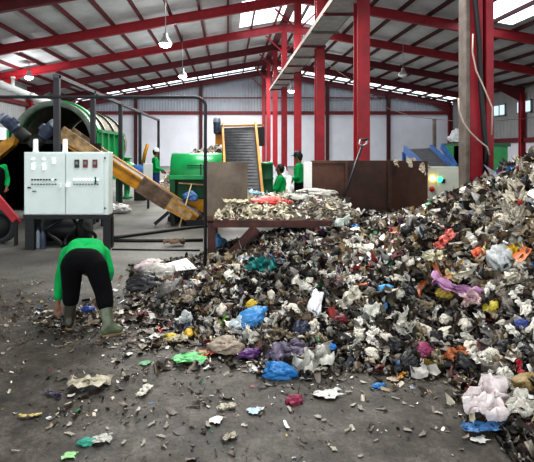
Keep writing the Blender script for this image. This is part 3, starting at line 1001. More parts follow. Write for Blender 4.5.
SPOTS = [
    # on the face of the heap
    (315, 307, 30, 'bag', 5, (226, 226, 230), 'plastic_bag', 'white translucent bag hanging upright on the left face of the heap', 'bag', 1.15),
    (252, 319, 26, 'bag', 1, (70, 140, 196), 'plastic_bag', 'light blue crumpled bag on the left slope of the heap', 'bag', .5),
    (238, 325, 14, 'sheet', 3, (214, 224, 226), 'plastic_bag', 'white bag touching the light blue bag on the left slope', 'bag', .2),
    (278, 375, 26, 'bag', 2, (38, 118, 178), 'plastic_bag', 'bright blue bag at the foot of the heap beside pale bags', 'bag', -.3),
    (225, 351, 32, 'bag', 3, (142, 128, 112), 'plastic_bag', 'rounded brownish grey bag lying at the foot of the heap', 'bag', .1),
    (250, 356, 18, 'bag', 4, (92, 48, 112), 'plastic_wrapper', 'purple wrapper right of the rounded brownish grey bag', 'wrapper', .4),
    (190, 362, 32, 'sheet', 4, (110, 190, 124), 'plastic_sheet', 'pale and bright green plastic sheet on the floor at the heap foot', 'plastic sheet', .2),
    (207, 357, 22, 'sheet', 5, (204, 122, 96), 'plastic_wrapper', 'salmon orange wrapper beside the green plastic sheet', 'wrapper', .3),
    (178, 342, 26, 'sheet', 2, (170, 162, 140), 'plastic_bag', 'dirty cream bag with yellow parts left of the brownish bag', 'bag', .8),
    (190, 335, 13, 'bag', 1, (206, 170, 40), 'plastic_strip', 'yellow curled plastic strip on the dirty cream bag', 'plastic strip', 1.2),
    (171, 341, 15, 'bag', 2, (196, 172, 60), 'plastic_strip', 'yellow flat plastic strip on the floor side of the cream bag', 'plastic strip', .2),
    (287, 355, 36, 'sheet', 5, (126, 116, 134), 'plastic_bag', 'greyish lilac bag at the heap foot above the bright blue bag', 'bag', .2),
    (312, 362, 40, 'sheet', 6, (188, 186, 178), 'plastic_bag', 'large pale grey bag spread at the foot of the heap', 'bag', .5),
    (331, 348, 10, 'bag', 6, (40, 122, 196), 'plastic_wrapper', 'small vivid blue wrapper right of the large pale grey bag', 'wrapper', 0),
    (262, 268, 30, 'sheet', 1, (30, 124, 120), 'plastic_bag', 'teal green bag near the top left of the heap under the platform', 'bag', -.5),
    (276, 259, 12, 'strip', 0, (40, 84, 140), 'plastic_strip', 'dark blue strip beside the teal bag under the platform', 'plastic strip', -.6),
    (251, 305, 10, 'bag', 0, (196, 168, 40), 'plastic_wrapper', 'small yellow wrapper above the light blue bag', 'wrapper', .2),
    (224, 322, 12, 'strip', 3, (96, 152, 52), 'plastic_strip', 'lime green strip left of the light blue bag', 'plastic strip', 1.2),
    (385, 291, 13, 'bag', 1, (74, 160, 206), 'plastic_wrapper', 'sky blue wrapper in the middle of the heap, larger of two', 'wrapper', .2),
    (384, 307, 8, 'bag', 2, (54, 140, 196), 'plastic_wrapper', 'sky blue scrap just below the larger sky blue wrapper', 'wrapper', .8),
    (459, 291, 48, 'strip', 0, (178, 132, 170), 'plastic_bag', 'lilac pink long twisted bag on the right half of the heap', 'bag', -.65),
    (468, 302, 22, 'sheet', 7, (206, 178, 176), 'plastic_sheet', 'pale pink sheet at the lower end of the lilac twisted bag', 'plastic sheet', -.3),
    (446, 243, 24, 'sheet', 0, (196, 96, 84), 'plastic_bag', 'coral red torn bag on the upper right of the heap', 'bag', .3),
    (480, 254, 14, 'bag', 3, (216, 110, 70), 'plastic_wrapper', 'orange wrapper on the right bank, right of the coral bag', 'wrapper', .3),
    (502, 262, 26, 'bag', 0, (176, 180, 180), 'plastic_bag', 'hanging clear grey bag on the steep right bank', 'bag', 1.35),
    (514, 256, 15, 'sheet', 2, (216, 180, 40), 'plastic_wrapper', 'bright yellow wrapper beside the hanging clear grey bag', 'wrapper', 1.4),
    (491, 309, 14, 'bag', 4, (192, 176, 60), 'plastic_wrapper', 'mustard yellow wrapper low on the right bank', 'wrapper', .4),
    (445, 294, 18, 'sheet', 3, (176, 150, 70), 'plastic_wrapper', 'ochre wrapper left of the lilac twisted bag', 'wrapper', .4),
    (425, 289, 12, 'sheet', 1, (196, 150, 50), 'plastic_wrapper', 'amber wrapper in the middle of the heap', 'wrapper', .2),
    (394, 233, 11, 'knot', 1, (196, 40, 44), 'plastic_bag', 'small bright red knotted bag near the top of the heap', 'bag', 0),
    (354, 229, 10, 'bag', 5, (54, 128, 196), 'plastic_bag', 'small blue bag near the right end of the platform beam', 'bag', 0),
    (344, 226, 20, 'knot', 2, (196, 206, 196), 'plastic_bag', 'pale green-white knotted bag at the right end of the platform beam', 'bag', 0),
    (374, 238, 14, 'sheet', 5, (80, 150, 110), 'plastic_wrapper', 'green wrapper left of the small red knotted bag', 'wrapper', .4),
    (433, 258, 22, 'sheet', 6, (206, 200, 170), 'plastic_sheet', 'cream folded sheet in the upper middle of the heap', 'plastic sheet', .2),
    (402, 268, 24, 'sheet', 6, (182, 176, 166), 'plastic_bag', 'pale grey crumpled bag left of the cream folded sheet', 'bag', .6),
    (349, 300, 28, 'sheet', 0, (190, 184, 168), 'plastic_bag', 'off-white rounded bag right of the white hanging bag', 'bag', .6),
    (372, 316, 26, 'sheet', 4, (196, 196, 186), 'plastic_bag', 'greyish white bag below the sky blue wrappers', 'bag', 1.1),
    (405, 315, 18, 'strip', 2, (170, 170, 164), 'plastic_bag', 'long pale grey bag standing on the heap centre', 'bag', 1.3),
    (520, 372, 22, 'strip', 1, (190, 44, 62), 'plastic_bag', 'bright red twisted bag at the foot of the right bank', 'bag', 1.2),
    (528, 384, 24, 'bag', 2, (150, 128, 84), 'plastic_bag', 'olive brown bag under the bright red twisted bag', 'bag', .2),
    (489, 405, 44, 'sheet', 3, (228, 216, 214), 'plastic_bag', 'white and pink crumpled bag on the floor at right', 'bag', .2),
    (485, 430, 42, 'sheet', 0, (52, 108, 158), 'plastic_bag', 'flattened blue bag on the floor at lower right', 'bag', .05),
    (480, 440, 16, 'flat', 1, (206, 206, 202), 'paper_scrap', 'white paper scrap below the flattened blue bag', 'paper', .2),
    (519, 408, 26, 'sheet', 3, (216, 212, 200), 'plastic_bag', 'white torn bag right of the white and pink bag', 'bag', .4),
    (455, 355, 22, 'sheet', 5, (184, 112, 70), 'plastic_wrapper', 'rust orange wrapper low on the heap at right', 'wrapper', .2),
    (424, 351, 20, 'bag', 1, (150, 62, 100), 'plastic_wrapper', 'magenta wrapper low on the heap', 'wrapper', .2),
    (402, 376, 18, 'strip', 3, (192, 140, 50), 'plastic_strip', 'orange brown strip at the heap foot near the bare floor', 'plastic strip', .9),
    (379, 388, 11, 'bag', 4, (52, 124, 186), 'plastic_wrapper', 'small blue wrapper on the floor edge at the heap foot', 'wrapper', .2),
    (393, 379, 14, 'flat', 2, (186, 170, 150), 'cardboard_piece', 'tan board piece at the heap foot by the orange strip', 'cardboard', .6),
    (340, 320, 12, 'bag', 5, (112, 30, 40), 'plastic_wrapper', 'dark red wrapper below the off-white rounded bag', 'wrapper', .2),
    (522, 325, 12, 'bag', 6, (44, 62, 130), 'plastic_wrapper', 'navy blue wrapper on the right bank', 'wrapper', .4),
    (300, 330, 16, 'bag', 0, (34, 40, 66), 'plastic_bag', 'dark navy bag below the white hanging bag', 'bag', .7),
    # on the floor
    (148, 269, 22, 'bag', 2, (190, 176, 176), 'plastic_bag', 'pale pinkish bag left of the flat white board', 'bag', .4),
    (160, 276, 30, 'bag', 6, (170, 166, 160), 'plastic_bag', 'grey crumpled bag in front of the flat white board', 'bag', .2),
    (144, 288, 30, 'bag', 3, (34, 34, 38), 'plastic_bag', 'black rubbish bag in front of the pale pinkish bag', 'bag', .2),
    (170, 292, 26, 'bag', 1, (92, 88, 84), 'plastic_bag', 'dark grey bag right of the black rubbish bag', 'bag', .9),
    (142, 316, 16, 'sheet', 2, (104, 44, 46), 'plastic_wrapper', 'dull red wrapper between worker and heap', 'wrapper', .9),
    (185, 321, 16, 'sheet', 7, (200, 204, 202), 'plastic_bag', 'small white bag on the low left edge of the heap', 'bag', .2),
    (294, 403, 15, 'bag', 5, (140, 40, 74), 'plastic_wrapper', 'crimson wrapper lying alone on the bare floor', 'wrapper', .3),
    (329, 397, 26, 'flat', 1, (200, 200, 196), 'paper_scrap', 'white paper strip on the bare floor right of the crimson wrapper', 'paper', .2),
    (254, 413, 16, 'flat', 2, (170, 196, 212), 'paper_scrap', 'pale blue-white scrap on the floor below the heap', 'paper', .3),
    (217, 422, 15, 'flat', 3, (222, 222, 216), 'paper_scrap', 'bright white folded paper on the lower middle floor', 'paper', .9),
    (227, 410, 18, 'sheet', 5, (186, 180, 160), 'paper_scrap', 'cream scrap above the bright white folded paper', 'paper', .3),
    (229, 440, 18, 'sheet', 1, (164, 156, 138), 'paper_scrap', 'tan crumpled scrap on the lower middle floor', 'paper', .4),
    (30, 418, 20, 'strip', 0, (200, 184, 120), 'plastic_strip', 'pale yellow flat scrap on the floor at lower left', 'plastic strip', .2),
    (88, 388, 40, 'sheet', 6, (178, 170, 150), 'plastic_bag', 'dirty torn cream bag on the left floor', 'bag', .2),
    (52, 397, 26, 'strip', 1, (52, 46, 74), 'plastic_strip', 'dark purple strip beside the dirty torn cream bag', 'plastic strip', -.5),
    (145, 394, 22, 'sheet', 0, (200, 196, 184), 'plastic_bag', 'white torn scrap in the middle of the left floor', 'plastic scrap', 1.2),
    (87, 444, 14, 'bag', 4, (58, 156, 136), 'plastic_wrapper', 'turquoise wrapper on the floor at the lower left', 'wrapper', .2),
    (102, 442, 20, 'sheet', 4, (186, 184, 176), 'plastic_bag', 'pale grey scrap right of the turquoise wrapper', 'plastic scrap', .3),
    (70, 459, 16, 'flat', 0, (150, 200, 140), 'paper_scrap', 'pale green scrap at the bottom edge', 'paper', .2),
    (146, 365, 12, 'flat', 3, (86, 156, 110), 'paper_scrap', 'small green scrap left of the green plastic sheet', 'paper', .7),
    (88, 311, 12, 'bag', 0, (34, 66, 150), 'plastic_bag', 'royal blue bag between the feet of the bending worker', 'bag', .2),
    (190, 300, 16, 'sheet', 3, (150, 136, 120), 'cardboard_piece', 'tan crumpled piece on the low left part of the heap', 'cardboard', .4),
]
SPOT_PX = [(q[0], q[1], q[2]) for q in SPOTS]

# heap body
gx = np.arange(-2.2, 5.4, .045)
gy = np.arange(2.3, 9.0, .045)
GX, GY = np.meshgrid(gx, gy, indexing='ij')
Hh = heap_h(np.stack([GX.ravel(), GY.ravel()], 1)).reshape(GX.shape)


def grid_mesh(name, GX, GY, Z, keep, material):
    nx, ny = GX.shape
    idx = -np.ones(GX.shape, int)
    vs, fs = [], []
    for i in range(nx - 1):
        for j in range(ny - 1):
            if keep[i, j] or keep[i + 1, j] or keep[i, j + 1] or keep[i + 1, j + 1]:
                q = []
                for a, b in ((i, j), (i + 1, j), (i + 1, j + 1), (i, j + 1)):
                    if idx[a, b] < 0:
                        idx[a, b] = len(vs)
                        vs.append((GX[a, b], GY[a, b], Z[a, b]))
                    q.append(int(idx[a, b]))
                fs.append(q)
    me = bpy.data.meshes.new(name)
    me.from_pydata(vs, [], fs)
    me.materials.append(material)
    o = bpy.data.objects.new(name, me)
    COL.objects.link(o)
    return o


M_heap = mat('dark_waste_body', (46, 39, 33), .85, rgb2=(20, 17, 15), scale=16, bump=.8)
Zb = Hh - .035 + rng.normal(0, .008, Hh.shape)
keepA = (Hh > .02) & (GX < 5.2)
hb = grid_mesh('waste_heap', GX, GY, np.maximum(Zb, -.05), keepA, M_heap)
tag(hb, 'big heap of mixed plastic waste spilling over the floor from the platform', 'waste heap', kind='stuff')

PAL = [((226, 222, 214), 16), ((210, 202, 184), 13), ((180, 170, 152), 12), ((150, 134, 110), 11), ((114, 96, 76), 12), ((82, 64, 50), 16), ((48, 38, 31), 16), ((24, 21, 20), 13), ((156, 132, 94), 4), ((196, 178, 130), 3),
       ((244, 244, 242), 11), ((150, 160, 172), 3.5), ((64, 120, 176), 1.0), ((60, 140, 100), 1.0), ((190, 50, 50), 1.1), ((200, 130, 140), 1.2), ((200, 170, 60), 1.0), ((200, 110, 60), .8), ((120, 90, 140), .7), ((110, 46, 50), 1.2)]
PC = np.array([lin(c) for c, _ in PAL])
PW = np.array([w for _, w in PAL], float)
PW /= PW.sum()


def flakes(pos, nrm, size, colors, n=4, crumple=.4, tilt=.7, lift=.4, asp=(.18, .9), seed=0):
    """many crumpled scraps as one vertex/face list"""
    r = np.random.default_rng(seed)
    K = len(pos)
    v = nrm + r.normal(0, tilt, (K, 3))
    v /= np.linalg.norm(v, axis=1)[:, None]
    a = r.normal(0, 1, (K, 3))
    u = np.cross(v, a)
    u /= np.linalg.norm(u, axis=1)[:, None]
    w = np.cross(v, u)
    g = np.linspace(-1, 1, n)
    A, B = np.meshgrid(g, g, indexing='ij')
    A, B = A.ravel(), B.ravel()
    asp_ = r.uniform(*asp, K)
    wav = lambda s_: r.uniform(-1, 1, (K, 1)) * s_ * np.sin(A[None] * r.uniform(.8, 3., (K, 1)) + B[None] * r.uniform(.8, 3., (K, 1)) + r.uniform(0, 6.3, (K, 1)))
    rnd_ = 1 - .2 * np.clip(np.hypot(A, B) - 1, 0, 1)[None] * r.uniform(.3, 1.6, (K, 1))
    ga = (A[None] * rnd_ + wav(.35) + r.normal(0, .07, (K, n * n))) * size[:, None]
    gb = (B[None] * rnd_ + wav(.35) + r.normal(0, .07, (K, n * n))) * (size * asp_)[:, None]
    th = r.uniform(.2, 2.4, (K, 1)) * np.sign(r.uniform(-1, 1, (K, 1)))
    rad_ = (size * np.maximum(asp_, .3))[:, None] / np.abs(th)
    ang = gb / rad_ * np.sign(th)
    cc = np.clip(crumple, 0, 1)
    hb_ = gb * (1 - cc) + np.sin(ang) * rad_ * np.sign(th) * cc
    bend = r.normal(0, .5, (K, 1)) * (ga / size[:, None]) ** 2 * size[:, None] * crumple
    ha = ga
    hc = (1 - np.cos(ang)) * rad_ * np.sign(th) * cc + bend + (wav(.45) + wav(.3) + r.normal(0, .1, (K, n * n))) * (size * crumple)[:, None]
    V = pos[:, None, :] + ha[..., None] * u[:, None] + hb_[..., None] * w[:, None] + hc[..., None] * v[:, None] + nrm[:, None] * (size * lift * r.uniform(-.6, 1., K))[:, None, None]
    q = np.array([[i * n + j, (i + 1) * n + j, (i + 1) * n + j + 1, i * n + j + 1] for i in range(n - 1) for j in range(n - 1)])
    Fc = (q[None] + (np.arange(K) * n * n)[:, None, None]).reshape(-1, 4)
    shade = np.clip(r.normal(1, .15, (K, n * n, 1)), .5, 1.4)
    C = np.repeat(colors[:, None, :], n * n, 1) * shade
    return V.reshape(-1, 3), Fc, C.reshape(-1, 3)


def fast_mesh(name, V, Fc, C, material, parent=None):
    me = bpy.data.meshes.new(name)
    me.vertices.add(len(V))
    me.vertices.foreach_set('co', V.astype(np.float32).ravel())
    me.loops.add(Fc.size)
    me.loops.foreach_set('vertex_index', Fc.astype(np.int32).ravel())
    me.polygons.add(len(Fc))
    me.polygons.foreach_set('loop_start', np.arange(0, Fc.size, 4, dtype=np.int32))
    me.update(calc_edges=True)
    me.validate()
    me.polygons.foreach_set('use_smooth', np.ones(len(me.polygons), bool))
    at_ = me.color_attributes.new('tint', 'FLOAT_COLOR', 'POINT')
    at_.data.foreach_set('color', np.concatenate([C, np.ones((len(C), 1))], 1).astype(np.float32).ravel())
    me.materials.append(material)
    o = bpy.data.objects.new(name, me)
    COL.objects.link(o)
    if parent is not None:
        o.parent = parent
    return o


M_flake = attr_mat('waste_scraps', .42)


def heap_norm(xy):
    e = .03
    gx_ = (heap_h(xy + [e, 0]) - heap_h(xy - [e, 0])) / (2 * e)
    gy_ = (heap_h(xy + [0, e]) - heap_h(xy - [0, e])) / (2 * e)
    n = np.stack([-gx_, -gy_, np.ones(len(xy))], 1)
    return n / np.linalg.norm(n, axis=1)[:, None]


def sample_heap(N, seed, x=(-1.4, 5.0), y=(2.4, 7.6), hmin=.015):
    r = np.random.default_rng(seed)
    xy = np.stack([r.uniform(*x, N * 3), r.uniform(*y, N * 3)], 1)
    h = heap_h(xy)
    px = xy[:, 0] / xy[:, 1] * F + CX
    ok = (h > hmin) & (px < 590)
    xy = xy[ok]
    nn = heap_norm(xy)
    keep = r.uniform(0, 1, len(xy)) < np.clip(.45 / nn[:, 2], 0, 1)
    xy, nn = xy[keep][:N], nn[keep][:N]
    return xy, nn


def tone(xy, colors, r):
    """patches of darker and browner waste"""
    x, y = xy[:, 0], xy[:, 1]
    n = np.sin(x * 2.9 + 1.2 + np.sin(y * 2.1) * 1.5) * np.sin(y * 3.3 + np.sin(x * 2.3) * 1.7)
    n2 = np.sin(x * 8.1 + np.sin(y * 6.2) * 2) * np.sin(y * 9.3 + np.sin(x * 5.3) * 2.)
    k = .76 + .3 * n + .4 * n2
    # a darker band low across the middle and right, and down the left slope
    k -= .62 * np.exp(-((x - 2.1) / .75) ** 2 - ((y - 4.05) / .45) ** 2)
    k -= .5 * np.exp(-((x - .65) / .55) ** 2 - ((y - 5.0) / .6) ** 2)
    k += .3 * np.exp(-((x - 3.1) / .6) ** 2 - ((y - 5.2) / .6) ** 2)
    k = np.clip(k, .16, 1.25)
    # the left foot of the heap is finer and darker; the right bank is paler
    k *= np.clip(.78 + .14 * (x + .3), .6, 1.05)
    brown_mix = np.clip(1.1 - k, 0, 1)[:, None]
    colors = colors * (1 - .45 * brown_mix) + np.array(lin((70, 56, 44))) * .45 * brown_mix
    return colors * k[:, None]


xy, nn = sample_heap(26000, 3)
SPOT_AT = [(hit(px_, py_), w_) for px_, py_, w_ in SPOT_PX]
keep_ = np.ones(len(xy), bool)
for q_, w_ in SPOT_AT:
    keep_ &= np.hypot(xy[:, 0] - q_.x, xy[:, 1] - q_.y) > w_ * .36 * q_.y / F
xy, nn = xy[keep_], nn[keep_]
r3 = np.random.default_rng(5)
K = len(xy)
pos = np.concatenate([xy, heap_h(xy)[:, None] - .01], 1)
size = np.clip(np.exp(r3.normal(-3.5, .5, K)), .01, .07)
fine = np.clip(1.05 + .2 * (xy[:, 0] - 1), .65, 1.25)
size *= fine * np.clip(xy[:, 1] / 4.4, .5, 1.1)
cols = tone(xy, PC[r3.choice(len(PC), K, p=PW)], r3)
V, Fc, C = flakes(pos, nn, size, cols, n=5, crumple=.8, tilt=.8, lift=.6, seed=9)
fast_mesh('loose_scraps', V, Fc, C, M_flake, hb)['kind'] = 'stuff'

# shreds piled on the platform deck
def deck_h(x, y):
    e = np.clip((x + .2) / .2, 0, 1) * np.clip((y - 6.76) / .2, 0, 1) * np.clip((8.5 - y) / .3, 0, 1) * np.clip((2.0 - x) / .3, 0, 1)
    return zd + e * (.13 + .1 * (y - 6.8) / 1.6 + .03 * np.sin(x * 11) * np.sin(y * 9) + .025 * np.sin(x * 23 + y * 17))


dgx, dgy = np.meshgrid(np.arange(-.2, 2.05, .05), np.arange(6.76, 8.56, .05), indexing='ij')
dz = deck_h(dgx, dgy)
db = grid_mesh('deck_waste', dgx, dgy, dz - .02, dz > zd + .012, mat('deck_waste_body', (120, 112, 98), .85, rgb2=(50, 44, 38), scale=18, bump=.6))
tag(db, 'low mound of pale plastic shreds lying on the steel platform deck', 'waste heap', kind='stuff')
r4 = np.random.default_rng(21)
K = 2600
dxy = np.stack([r4.uniform(-.2, 2.0, K), r4.uniform(6.76, 8.5, K)], 1)
dpos = np.concatenate([dxy, deck_h(dxy[:, 0], dxy[:, 1])[:, None]], 1)
dcol = PC[r4.choice(len(PC), K, p=PW)] * .6 + np.array(lin((216, 210, 198))) * .4
dcol = np.where((dxy[:, :1] < .9), dcol * .25 + np.array(lin((232, 224, 200))) * .75, dcol)
V, Fc, C = flakes(dpos, np.tile([0, 0, 1.], (K, 1)), np.clip(np.exp(r4.normal(-3.2, .4, K)), .015, .09), dcol, n=4, crumple=.5, tilt=.8, lift=.4, asp=(.12, .6), seed=22)
fast_mesh('plastic_shreds', V, Fc, C, M_flake, db)['kind'] = 'stuff'

# far dusty heap behind the green machine
fx_, fy_ = np.meshgrid(np.arange(-3.2, .8, .12), np.arange(19, 24, .12), indexing='ij')
fz = 1.75 * np.clip(1 - ((fx_ + .6) / 2.3) ** 2, 0, 1) ** .7 * np.clip(1 - ((fy_ - 21.5) / 2.4) ** 2, 0, 1) + .06 * np.sin(fx_ * 7) * np.sin(fy_ * 6)
fh = grid_mesh('distant_waste_heap', fx_, fy_, fz, fz > .05, mat('dusty_heap_body', (140, 130, 116), .9, rgb2=(92, 84, 74), scale=5, bump=.6))
tag(fh, 'dusty grey-brown heap of waste behind the green drum machine', 'waste heap', kind='stuff')
K = 900
r5 = np.random.default_rng(31)
ii, jj = r5.integers(0, fx_.shape[0], K), r5.integers(0, fx_.shape[1], K)
ok = fz[ii, jj] > .05
ii, jj = ii[ok], jj[ok]
fp = np.stack([fx_[ii, jj], fy_[ii, jj], fz[ii, jj]], 1) + r5.normal(0, .03, (len(ii), 3))
V, Fc, C = flakes(fp, np.tile([0, -.5, 1.], (len(ii), 1)), np.clip(np.exp(r5.normal(-2.6, .4, len(ii))), .04, .16), PC[r5.choice(9, len(ii))] * .8, n=3, seed=33)
fast_mesh('loose_scraps', V, Fc, C, M_flake, fh)['kind'] = 'stuff'

# litter and crumbs over the near floor
r6 = np.random.default_rng(41)
K = 42000
lxy = np.stack([r6.uniform(-3.6, 2.2, K), r6.uniform(2.45, 7.0, K)], 1)
hh = heap_h(lxy, False)
px = lxy[:, 0] / lxy[:, 1] * F + CX
py = CY + EYE * F / lxy[:, 1]
# density: thick near the heap foot and round the worker, thin elsewhere
prob = .16 + .75 * np.exp(-np.clip(((352 + (px - 270) * .1) - py), 0, 400) * 0 - ((py - 350) / 42) ** 2) * np.clip((px - 110) / 120, .15, 1) * np.clip((420 - px) / 120, .35, 1)
prob += .55 * np.exp(-((px - 85) / 55) ** 2 - ((py - 318) / 14) ** 2) + .5 * np.exp(-((px - 90) / 65) ** 2 - ((py - 400) / 22) ** 2)
prob += .8 * np.exp(-((px - 165) / 45) ** 2 - ((py - 312) / 30) ** 2)
prob += .9 * np.exp(-((px - 150) / 38) ** 2 - ((py - 330) / 30) ** 2) + .5 * np.exp(-((px - 90) / 50) ** 2 - ((py - 325) / 12) ** 2)
cl = np.sin(lxy[:, 0] * 5.1 + np.sin(lxy[:, 1] * 4.3) * 2) * np.sin(lxy[:, 1] * 6.7 + np.sin(lxy[:, 0] * 3.9) * 2.2) + .5 * np.sin(lxy[:, 0] * 13 + 2 * np.sin(lxy[:, 1] * 9)) * np.sin(lxy[:, 1] * 15 + 1)
prob *= np.clip(.55 + .9 * cl, .1, 1.6)
prob += .7 * np.exp(-((px - 165) / 36) ** 2 - ((py - 318) / 30) ** 2)
prob *= np.clip((py - 258) / 40, 0, 1)
ok = (hh < .03) & (px > -8) & (px < 545) & (r6.uniform(0, 1, K) < prob)
lxy, px, py = lxy[ok], px[ok], py[ok]
K = len(lxy)
lsz = np.clip(np.exp(r6.normal(-4.75, .6, K)), .004, .04) * (1 + 1.5 * np.exp(-((px - 165) / 45) ** 2 - ((py - 318) / 38) ** 2) + 1.0 * np.exp(-((px - 80) / 60) ** 2 - ((py - 318) / 14) ** 2) + .9 * np.exp(-((px - 250) / 90) ** 2 - ((py - 368) / 16) ** 2) + .7 * np.exp(-((px - 85) / 50) ** 2 - ((py - 398) / 16) ** 2))
lc = PC[r6.choice(len(PC), K, p=PW)] * .8
dark = r6.uniform(0, 1, K) < .62
lc[dark] = np.array(lin((58, 46, 33))) * r6.uniform(.5, 1.6, (dark.sum(), 1))
lpos = np.concatenate([lxy, (lsz * .25 + .002)[:, None]], 1)
V, Fc, C = flakes(lpos, np.tile([0, 0, 1.], (K, 1)), lsz, lc, n=3, crumple=.4, asp=(.12, .8), tilt=.3, lift=.1, seed=44)
V[:, 2] = np.maximum(V[:, 2], .001)
lo = fast_mesh('litter', V, Fc, C, M_flake)
tag(lo, 'scattered dirt crumbs and tiny paper scraps trodden over the grey floor', 'litter', kind='stuff')

# ================================================================== INDIVIDUAL PIECES OF WASTE
def bag_mesh(seed, flat=.55, knot=False):
    sx_, sy_ = .7, 2.6
    r = random.Random(seed)
    bm = bmesh.new()
    bmesh.ops.create_icosphere(bm, subdivisions=4, radius=1.)
    o = Vector((r.uniform(0, 50), r.uniform(0, 50), r.uniform(0, 50)))
    for v in bm.verts:
        d = v.co.normalized()
        n1 = noise.noise(d * 1.3 + o)
        n2 = 1 - abs(noise.noise(Vector((d.x * 1.2, d.y * 3.4 + d.x, d.z * 2.2)) + o * 1.7)) * 2.4
        n3 = 1 - abs(noise.noise(d * 7.3 + o * 2.3)) * 2
        v.co = d * (.82 + .42 * n1 + .24 * n2 + .05 * n3)
        if knot and d.z > .75:
            v.co.z += (d.z - .75) * 3.2
            v.co.x *= .6
            v.co.y *= .6
        v.co.z *= flat
        v.co.x *= 1.2
        v.co.y *= .85
        v.co.z = max(v.co.z, -.32 * flat - .06)
    for f in bm.faces:
        f.smooth = r.random() < .8
    me = bpy.data.meshes.new('bag')
    bm.to_mesh(me)
    bm.free()
    return me


def sheet_mesh(seed, asp=.7, amp=.3, n=15, smoothed=True):
    r = random.Random(seed)
    bm = bmesh.new()
    o = Vector((r.uniform(0, 50), r.uniform(0, 50), r.uniform(0, 50)))
    vs = []
    for i in range(n):
        for j in range(n):
            x, y = 2 * i / (n - 1) - 1, 2 * j / (n - 1) - 1
            p = Vector((x, y * asp, 0))
            e = noise.noise(Vector((x * 1.2, y * 1.2, 3)) + o) * .3
            p.x *= 1 + e * 1.6
            p.y *= 1 + noise.noise(Vector((x * 1.4, y * 1.1, 9)) + o) * .9
            p += Vector((noise.noise(Vector((x * 2.5, y * 2.5, 13)) + o), noise.noise(Vector((x * 2.5, y * 2.5, 17)) + o), 0)) * .3
            lim = max(abs(x), abs(y))
            rr = math.hypot(x, y)
            p *= 1 - .22 * (rr / max(lim, 1e-6) - 1)
            z = (1 - abs(noise.noise(Vector((x * 1.6, y * 1.6, 0)) + o)) * 2) * amp + (1 - abs(noise.noise(Vector((x * 4, y * 4, 5)) + o)) * 2) * amp * .35
            vs.append(bm.verts.new((p.x, p.y, z)))
    for i in range(n - 1):
        for j in range(n - 1):
            f = bm.faces.new((vs[i * n + j], vs[(i + 1) * n + j], vs[(i + 1) * n + j + 1], vs[i * n + j + 1]))
            f.smooth = smoothed
    me = bpy.data.meshes.new('sheet')
    bm.to_mesh(me)
    bm.free()
    return me


BAGS = [bag_mesh(k, .5 + .08 * (k % 3)) for k in range(7)]
KNOT = [bag_mesh(50 + k, .8, True) for k in range(3)]
SHEETS = [sheet_mesh(k, .4 + .09 * (k % 5), .4 + .1 * (k % 4), 17) for k in range(8)]
STRIPS = [sheet_mesh(30 + k, .24, .3) for k in range(4)]
FLATS = [sheet_mesh(60 + k, .6, .12) for k in range(4)]


def pmat(name, rgb, rough=.42, rgb2=None, var=.3, rnd=0.):
    return mat(name, rgb, rough, rgb2=rgb2, var=var, scale=5, rnd=rnd, bump=.25)


def piece(name, me, m, loc, size, rot, label, cat, group=None):
    o = bpy.data.objects.new(name, me)
    COL.objects.link(o)
    o.location = loc
    o.scale = (size, size, size) if not isinstance(size, tuple) else size
    o.rotation_euler = rot
    if not me.materials:
        me.materials.append(m)
    o.material_slots[0].link = 'OBJECT'
    o.material_slots[0].material = m
    tag(o, label, cat, group)
    return o


def slope_rot(p, yaw, k=.8):
    n = heap_norm(np.array([[p.x, p.y]]))[0] if heap_h(np.array([[p.x, p.y]]))[0] > .03 else np.array([0, 0, 1.])
    n = Vector((n[0] * k, n[1] * k - (.75 if p.z > .06 else 0), n[2])).normalized()
    q = Vector((0, 0, 1)).rotation_difference(n)
    return (q.to_matrix() @ Matrix.Rotation(yaw, 3, 'Z')).to_euler()


def spot(px, py, wpx, shape, idx, rgb, name, label, cat, yaw=0., hpx=None, rough=.42, rgb2=None, lift=.38, k=.8):
    """one named piece whose centre the photograph shows at px, py and about wpx pixels wide"""
    p = hit(px, py)
    s = wpx / 2 * p.y / F
    L = {'bag': BAGS, 'knot': KNOT, 'sheet': SHEETS, 'strip': STRIPS, 'flat': FLATS}[shape]
    me = L[idx % len(L)]
    sz = s if hpx is None else (s, s * .8, s * hpx / wpx * 1.3)
    on_floor = heap_h(np.array([[p.x, p.y]]))[0] < .03
    p = p + ((Vector((0, 0, EYE)) - p).normalized() * s * lift if not on_floor else Vector((0, 0, s * .2)))
    if on_floor and shape in ('flat', 'sheet', 'strip'):
        sz = (s, s, s * .45)
        p.z = s * .12 + .004
    m = pmat('plastic_%d_%d_%d_%d' % (*rgb, int(rough * 100)), rgb, rough, rgb2)
    return piece(name, me, m, p, sz, slope_rot(p, yaw, k), label, cat)


for s in SPOTS:
    px, py, w, shape, idx, rgb, name, label, cat = s[:9]
    yaw = s[9] if len(s) > 9 else 0
    o = spot(px, py, w, shape, idx, rgb, name, label, cat, yaw)
    if 'hanging upright' in label:
        o.scale = (o.scale[0] * .95, o.scale[1] * .55, o.scale[2] * .35)

